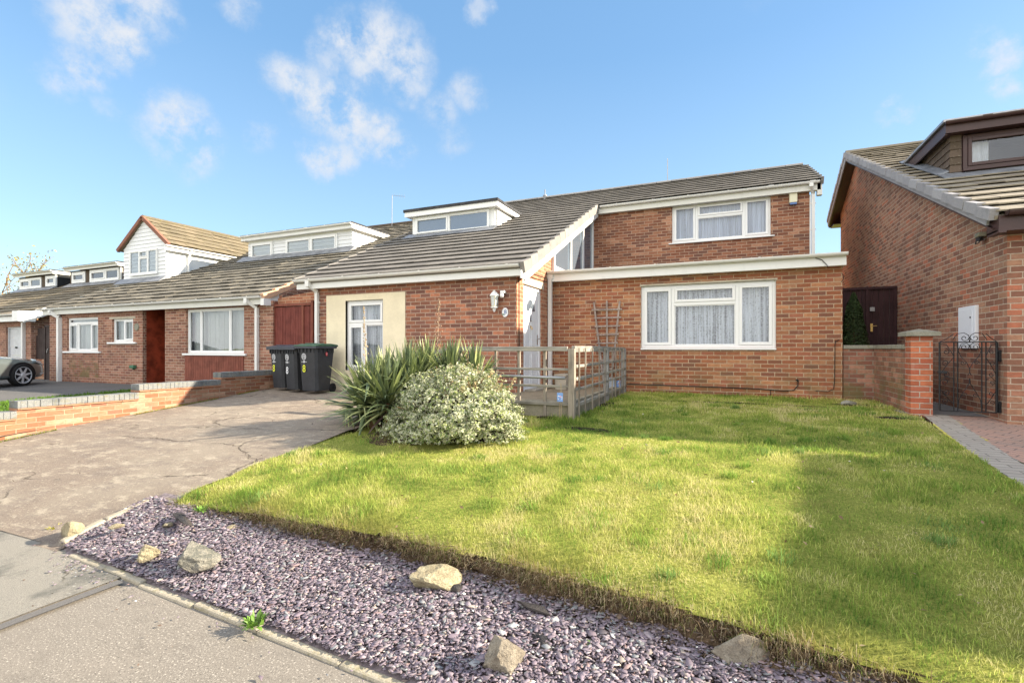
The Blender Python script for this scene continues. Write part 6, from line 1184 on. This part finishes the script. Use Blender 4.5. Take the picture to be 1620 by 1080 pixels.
for (u, v, zz, rad, n, lb, sc) in [(402, 985, .05, .075, 60, 'leafy green weed growing over the kerb edging', 1), (1165, 1052, .12, .055, 40, 'small pale weed in the slate in front of the wide grey rock', 2), (934, 1018, .10, .03, 18, 'tiny weed among the slate right of the front rock', 3), (318, 806, .25, .06, 40, 'green weed at the foot of the soil bank', 4), (168, 858, .04, .05, 26, 'low moss and weed at the driveway corner', 5), (88, 838, .03, .07, 40, 'yellow-green moss clump at the pavement joint', 6)]:
    p = at_z(u, v, zz); weed(p[0], p[1], zz-.005, rad, n, sc, lb, colr=(.12, .22, .035) if sc != 6 else (.3, .28, .04))
# moss and weeds along the wall's foot
n = 2600; y = r.uniform(2.4, 7.6, n); x = -9.32+.05*r.uniform(0, 1, n)-.02*(y-5)*0-.03*(7.5-y)/3; k = vnoise(y, y*0, 2.6, 14) > .45; x, y = x[k], y[k]; n = len(x)
V, Q, T, cc = blades(np.stack([x, y, drive_z(x, y)], 1), r.uniform(.01, .04, n), np.full(n, .008), np.array([.25, .26, .06])*r.uniform(.6, 1.3, (n, 1)), .8, 19)
tag(npmesh('moss', V, [Q, T], 'blade', cc), 'yellowish moss fringe along the foot of the garden wall', 'moss', kind='stuff')

# ================================================================== YUCCA
YU = thing('yucca', 'large spiky yucca clump with sword leaves and two dried flower stalks beside the driveway', 'plant', (-3.95, 5.15, .53)); YU['_base'] = (-3.95, 5.15, .53)
def sword(Vv, Ff, Cc, o, az, el, L_, w, droop, c, r):
    segs = 6; P = Vector(o); d = Vector((math.cos(az)*math.cos(el), math.sin(az)*math.cos(el), math.sin(el))); sd = Vector((-math.sin(az), math.cos(az), 0)); b = len(Vv)
    kink = r.random() < .10; e = el
    for i in range(segs+1):
        t = i/segs; ww = w*(.75+.5*math.sin(math.pi*min(1, t*1.1+.1)))*(1-t**3)*.5+.0015; fold = sd.cross(d).normalized()*ww*.5
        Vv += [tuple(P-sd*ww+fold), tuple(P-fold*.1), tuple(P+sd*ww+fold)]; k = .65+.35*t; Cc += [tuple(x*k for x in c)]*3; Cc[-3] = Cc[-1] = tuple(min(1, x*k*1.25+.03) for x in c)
        e -= droop*(t**1.5)*1.4; 
        if kink and i == 3: e -= 1.5
        d = Vector((math.cos(az)*math.cos(e), math.sin(az)*math.cos(e), math.sin(e))); P = P+d*(L_/segs)
    for i in range(segs):
        q = b+i*3; Ff += [(q, q+1, q+4, q+3), (q+1, q+2, q+5, q+4)]
rr = random.Random(5)
heads = [(-4.12, 5.00, .80, .66, 100), (-3.86, 5.0, .84, .64, 90), (-4.25, 5.35, .88, .60, 80), (-3.95, 5.5, .98, .62, 85), (-3.65, 5.55, 1.04, .60, 90), (-3.35, 5.65, 1.06, .58, 85), (-3.08, 5.8, 1.04, .56, 80), (-3.6, 5.9, 1.02, .52, 60), (-4.05, 5.2, .86, .62, 90), (-4.3, 5.1, .74, .60, 80), (-3.75, 5.3, .98, .60, 80)]
for hi_, (hx, hy, hz, ln, cnt) in enumerate(heads):
    Vv, Ff, Cc = [], [], []
    cnt = int(cnt*1.3)
    for k in range(cnt):
        az = rr.uniform(0, 2*math.pi); q = (k+.5)/cnt; el = math.radians(86-118*q**.9)+rr.gauss(0, .08) if hi_ < 3 else math.radians(88-85*q)+rr.gauss(0, .08); L_ = ln*rr.uniform(.8, 1.12)*(1 if el > -.1 else .85)
        c = rr.choice([(.12, .16, .07), (.17, .21, .08), (.24, .29, .10), (.085, .12, .06), (.36, .39, .16)]);
        if el < -.35 and rr.random() < .35: c = rr.choice([(.17, .09, .06), (.30, .22, .10), (.10, .06, .05)])
        sword(Vv, Ff, Cc, (hx, hy, hz-.12*q), az, el, L_, .042, rr.uniform(.0, .08) if el > .6 else rr.uniform(.08, .26), c, rr)
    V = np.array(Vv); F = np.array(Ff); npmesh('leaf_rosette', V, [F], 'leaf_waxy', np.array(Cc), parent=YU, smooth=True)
m = MB()
for (hx, hy, hz, ln, cnt) in heads: m.tube([(hx*.6-3.9*.4, hy*.6+5.2*.4, .48), (hx*.9-3.9*.1, hy, hz*.6), (hx, hy, hz+.02)], [.05, .045, .035], 8)
m.build('stem', 'stem_brown', YU, smooth=True)
for (u, y_, v0, v1, wd) in ((578.5, 5.45, 600, 484, .06), (688, 5.75, 600, 474, .13)):
    a = at_y(u, v0, y_); b = at_y(u+(-3 if u < 600 else 7), v1, y_); m = MB(); m.tube([a, ((a[0]+b[0])/2+.01, y_, (a[2]+b[2])/2), b], [.007, .005, .0025], 6)
    for k in range(60):
        t = rr.uniform(.3, 1); p = Vector(a).lerp(Vector(b), t); az = rr.uniform(0, 2*math.pi); e = rr.uniform(.2, 1.2); L_ = rr.uniform(.3, 1)*wd*(1.15-t); q = p+Vector((math.cos(az)*math.cos(e), math.sin(az)*math.cos(e), math.sin(e)))*L_; m.tube([p, q], .0016, 4); s = .005; m.hexa([q+Vector(v_)*s for v_ in ((-1, -1, -1.5), (1, -1, -1.5), (1, 1, -1.5), (-1, 1, -1.5), (-1, -1, 1.5), (1, -1, 1.5), (1, 1, 1.5), (-1, 1, 1.5))])
    m.build('flower_stalk', 'seed_pale' if u < 600 else 'stalk', YU)
# ================================================================== VARIEGATED SHRUB
def leaf_cloud(name, pts, nrm, size, palette, mat, seed, parent=None, loc=None, asp=.55, cup=.25):
    r = np.random.default_rng(seed); n = len(pts); az = r.uniform(0, 2*np.pi, n); nn = nrm+r.normal(0, .55, (n, 3)); nn /= np.linalg.norm(nn, axis=1)[:, None]
    h = np.where(np.abs(nn[:, 2:3]) < .9, np.array([[0, 0, 1.]]), np.array([[1., 0, 0]])); a = np.cross(nn, h); a /= np.linalg.norm(a, axis=1)[:, None]; b = np.cross(nn, a)
    u = a*np.cos(az)[:, None]+b*np.sin(az)[:, None]; w = np.cross(nn, u); s = (size*r.uniform(.6, 1.35, n))[:, None]
    c = [pts-u*s, pts-u*s*.1+w*s*asp+nn*s*cup, pts+u*s+nn*s*.1, pts-u*s*.1-w*s*asp+nn*s*cup, pts-u*s*.05]
    V = np.stack(c, 1).reshape(-1, 3); k = np.arange(n)*5; T = np.concatenate([np.stack([k, k+4, k+1], 1), np.stack([k+1, k+4, k+2], 1), np.stack([k+2, k+4, k+3], 1), np.stack([k+3, k+4, k], 1)])
    pal = np.array([p[:3] for p in palette]); pw = np.array([p[3] for p in palette]); pc = pal[r.choice(len(pal), n, p=pw/pw.sum())]*r.uniform(.75, 1.2, (n, 1)); rim = np.array([p[4:7] for p in palette]) if len(palette[0]) > 4 else None
    col = np.repeat(pc, 5, 0)
    if rim is not None:
        rc = rim[r.choice(len(pal), n, p=pw/pw.sum())]*r.uniform(.8, 1.15, (n, 1)); col = np.stack([rc, rc, rc, rc, pc], 1).reshape(-1, 3)
    return npmesh(name, V, [T], mat, col, parent=parent, loc=loc)
SB = thing('variegated_shrub', 'rounded bush with small cream-edged variegated leaves in the middle of the front garden', 'shrub', (-2.85, 4.9, .5)); SB['_base'] = (-2.85, 4.9, .5)
r = np.random.default_rng(8); N_ = 36000; d = r.normal(0, 1, (N_, 3)); d[:, 2] = np.abs(d[:, 2])*1.0-.25; d /= np.linalg.norm(d, axis=1)[:, None]
az = np.arctan2(d[:, 1], d[:, 0]); el = np.arcsin(d[:, 2]); lump = fbm(az*1.6+9, el*2.2+3, 1.6, 15); lump2 = fbm(az*1.6+9, el*2.2+3, 6, 19)
rad = (.62+.50*lump+.34*(lump2-.5))*np.where(r.uniform(0, 1, N_) < .75, 1-.10*r.uniform(0, 1, N_), r.uniform(.45, .95, N_))
pts = d*rad[:, None]*np.array([.90, .78, .69]); pts += np.array([-2.85, 4.9, .62]); keep = (pts[:, 2] > .50)&(lump2 > .33); pts = pts[keep]; dd = d[keep]
VP = [(.12, .17, .045, 5, .62, .62, .46), (.16, .22, .06, 4, .68, .66, .47), (.05, .09, .025, 4, .16, .21, .08), (.20, .26, .06, 2, .42, .46, .16)]
leaf_cloud('foliage', pts, dd, .0165, VP, 'leaf_soft', 4, parent=SB)
# upright shoots on top
sh = []; sn = []
m = MB()
for k in range(70):
    a0 = rr.uniform(0, 2*math.pi); q = rr.uniform(0, .55); b = Vector((-2.80+math.cos(a0)*q*1.0, 5.0+math.sin(a0)*q*.8, 1.07-.3*q+.04*rr.random())); tp = b+Vector((rr.gauss(0, .06), rr.gauss(0, .06), rr.uniform(.08, .26))); m.tube([b-Vector((0, 0, .25)), b, tp], .003, 4)
    for j in range(14): p = b.lerp(tp, rr.random()**.7)+Vector((rr.gauss(0, .014), rr.gauss(0, .014), 0)); sh.append(tuple(p)); sn.append((rr.gauss(0, 1), rr.gauss(0, 1), .6))
for k in range(60):
    a0 = rr.uniform(0, 2*math.pi); e_ = rr.uniform(-.1, 1.2); q = Vector((math.cos(a0)*math.cos(e_)*.7, math.sin(a0)*math.cos(e_)*.6, math.sin(e_)*.66)); m.tube([Vector((-2.85, 4.9, .5)), Vector((-2.85, 4.9, .62))+q*.5, Vector((-2.85, 4.9, .62))+q*1.02], [.014, .008, .003], 5)
m.build('branch', 'stem_brown', SB)
leaf_cloud('shoot', np.array(sh), np.array(sn), .017, [(.20, .20, .05, 3, .62, .58, .34), (.34, .22, .12, 1, .55, .38, .24)], 'leaf_soft', 6, parent=SB)
# solid dark core so the bush is not see-through
co = MB(); co.lathe([(0, .40), (.32, .34), (.45, .2), (.48, .08), (.46, -.12), (0, -.14)], (-2.85, 4.9, .62), 14); co.build('dark_core', 'soil_dark', SB, smooth=True)
# ================================================================== CONIFER behind the low wall
CF = thing('conifer', 'narrow dark green conifer standing between the extension and the dark brown gate', 'tree', (2.16, 11.4, .6)); CF['_base'] = (2.16, 11.4, .6)
def conifer(px_, py_, z0, h, rb, seed, n):
    r = np.random.default_rng(seed); t = r.uniform(0, 1, n)**.8; a = r.uniform(0, 2*np.pi, n); R_ = rb*np.interp(t, [0, .15, .5, .85, 1], [.85, 1, .82, .42, .05])*(.75+.5*fbm(a*2, t*9, 1.5, seed)); q = R_*r.uniform(.75, 1.05, n)
    P = np.stack([px_+np.cos(a)*q, py_+np.sin(a)*q, z0+h*t], 1); return P, np.stack([np.cos(a), np.sin(a), np.full(n, .7)], 1)
P, D = conifer(2.24, 11.35, .65, 1.90, .27, 3, 10000); P2, D2 = conifer(2.0, 11.6, .65, 1.45, .2, 5, 4000)
leaf_cloud('foliage', np.concatenate([P, P2]), np.concatenate([D, D2]), .024, [(.06, .10, .035, 3), (.085, .14, .045, 2), (.035, .06, .022, 2)], 'leaf_soft', 2, parent=CF, asp=.3)
m = MB(); m.tube([(2.24, 11.35, .55), (2.24, 11.35, 2.3)], [.05, .01], 7); m.build('trunk', 'stem_brown', CF)
# ================================================================== DISTANT TREES
def far_tree(name, label, x, y, z0, h, spread, seed, leaves, pal, levels=4):
    rr = random.Random(seed); T = thing(name, label, 'tree', (x, y, z0), group='bare trees behind the far houses'); T['_base'] = (x, y, z0); m = MB(); tips = []
    def grow(p, d, L_, rad, lv):
        q = p+d*L_*.5+Vector((rr.gauss(0, .04), rr.gauss(0, .04), 0))*L_; e = p+d*L_; m.tube([p, q, e], [rad, rad*.8, rad*.6], 5 if lv < 2 else 3, cap=False)
        if lv == levels: tips.append(e); return
        for k in range(3 if lv else 4):
            nd = (d+Vector((rr.gauss(0, .5), rr.gauss(0, .5), rr.uniform(-.05, .4)))*spread).normalized(); grow(e if k < 2 else q, nd, L_*rr.uniform(.6, .8), rad*.6, lv+1)
    grow(Vector((x, y, z0)), Vector((0, 0, 1)), h*.36, h*.018, 0); m.build('trunk', 'stem_brown', T)
    r = np.random.default_rng(seed); P = np.repeat(np.array([tuple(t) for t in tips]), leaves, 0); P = P+r.normal(0, h*.03, P.shape)
    leaf_cloud('crown', P, r.normal(0, 1, P.shape), h*.011, pal, 'leaf_soft', seed, parent=T)
TP = [(.30, .27, .10, 3), (.22, .20, .09, 2), (.38, .33, .16, 1)]
far_tree('tree', 'thin tree with sparse yellowish leaves rising behind the farthest dormer', -53, 22, 0, 10.2, .75, 4, 7, TP)
far_tree('tree', 'lower bare tree at the left edge of the skyline beside the farthest dormer', -56, 18.5, 0, 7.4, 1.0, 9, 7, TP)
far_tree('tree', 'short pale tree half hidden by the roof at the far left', -60, 23, 0, 7.4, 1.1, 14, 6, TP)
# ------------------------------------------------------------------ darker tufts, clover and winter leaf litter in the lawn
r = np.random.default_rng(77); TP_ = []; TH_ = []; TC_ = []
for k in range(170):
    y0 = 1.9+7.6*r.uniform()**1.25; x0 = r.uniform(-4.1, 2.2)
    if not lawn_mask(np.array([x0]), np.array([y0]))[0] or ((x0+2.85)**2+(y0-4.9)**2 < .8): continue
    m_ = int(r.uniform(40, 150)); sp_ = r.uniform(.025, .09); xx = x0+r.normal(0, sp_, m_); yy = y0+r.normal(0, sp_, m_); ok = lawn_mask(xx, yy); xx, yy = xx[ok], yy[ok]; m_ = len(xx)
    TP_.append(np.stack([xx, yy, lawn_z(xx, yy)-.002], 1)); TH_.append(r.uniform(.03, .075, m_)*r.uniform(.7, 1.2)); c_ = np.array([(.16, .28, .05), (.22, .34, .06), (.19, .30, .08), (.30, .40, .09)][int(r.integers(0, 4))]); TC_.append(c_*r.uniform(.7, 1.3, (m_, 1)))
P = np.concatenate(TP_); V, Q, T, cc = blades(P, np.concatenate(TH_), np.full(len(P), .0034)+P[:, 1]*.0003, np.concatenate(TC_), .5, 31)
tag(npmesh('grass_tufts', V, [Q, T], 'blade', cc), 'darker green longer tufts of coarse grass dotted through the lawn', 'grass', kind='stuff')
n = 260; x = r.uniform(-4.1, 2.1, n); y = r.uniform(2.3, 9.6, n); ok = lawn_mask(x, y); x, y = x[ok], y[ok]; n = len(x)
o = leaf_cloud('fallen_leaves', np.stack([x, y, lawn_z(x, y)+.022], 1), np.tile([[0, 0, 1.]], (n, 1)), .014, [(.30, .20, .11, 3), (.42, .32, .18, 2), (.18, .11, .06, 2), (.5, .45, .36, 1)], 'leaf_soft', 41)
tag(o, 'few small dry fallen leaves and twigs lying in the lawn', 'leaf litter', kind='stuff')
n = 240; x = np.concatenate([r.uniform(-8.8, -4.3, 150), r.uniform(-4.4, 1.5, 90)]); y = np.concatenate([r.uniform(2.2, 7.4, 150), r.uniform(.4, 1.75, 90)]); z = np.where(np.arange(n) < 150, drive_z(x, y)+.01, .012)
o = leaf_cloud('fallen_leaves', np.stack([x, y, z], 1), np.tile([[0, 0, 1.]], (n, 1)), .010, [(.16, .11, .08, 3), (.35, .28, .2, 2), (.08, .06, .05, 2)], 'leaf_soft', 43, cup=.1)
tag(o, 'scattered bits of leaf and grit on the driveway and pavement', 'leaf litter', kind='stuff')
for o in bpy.data.objects:
    if '_base' in o: del o['_base']
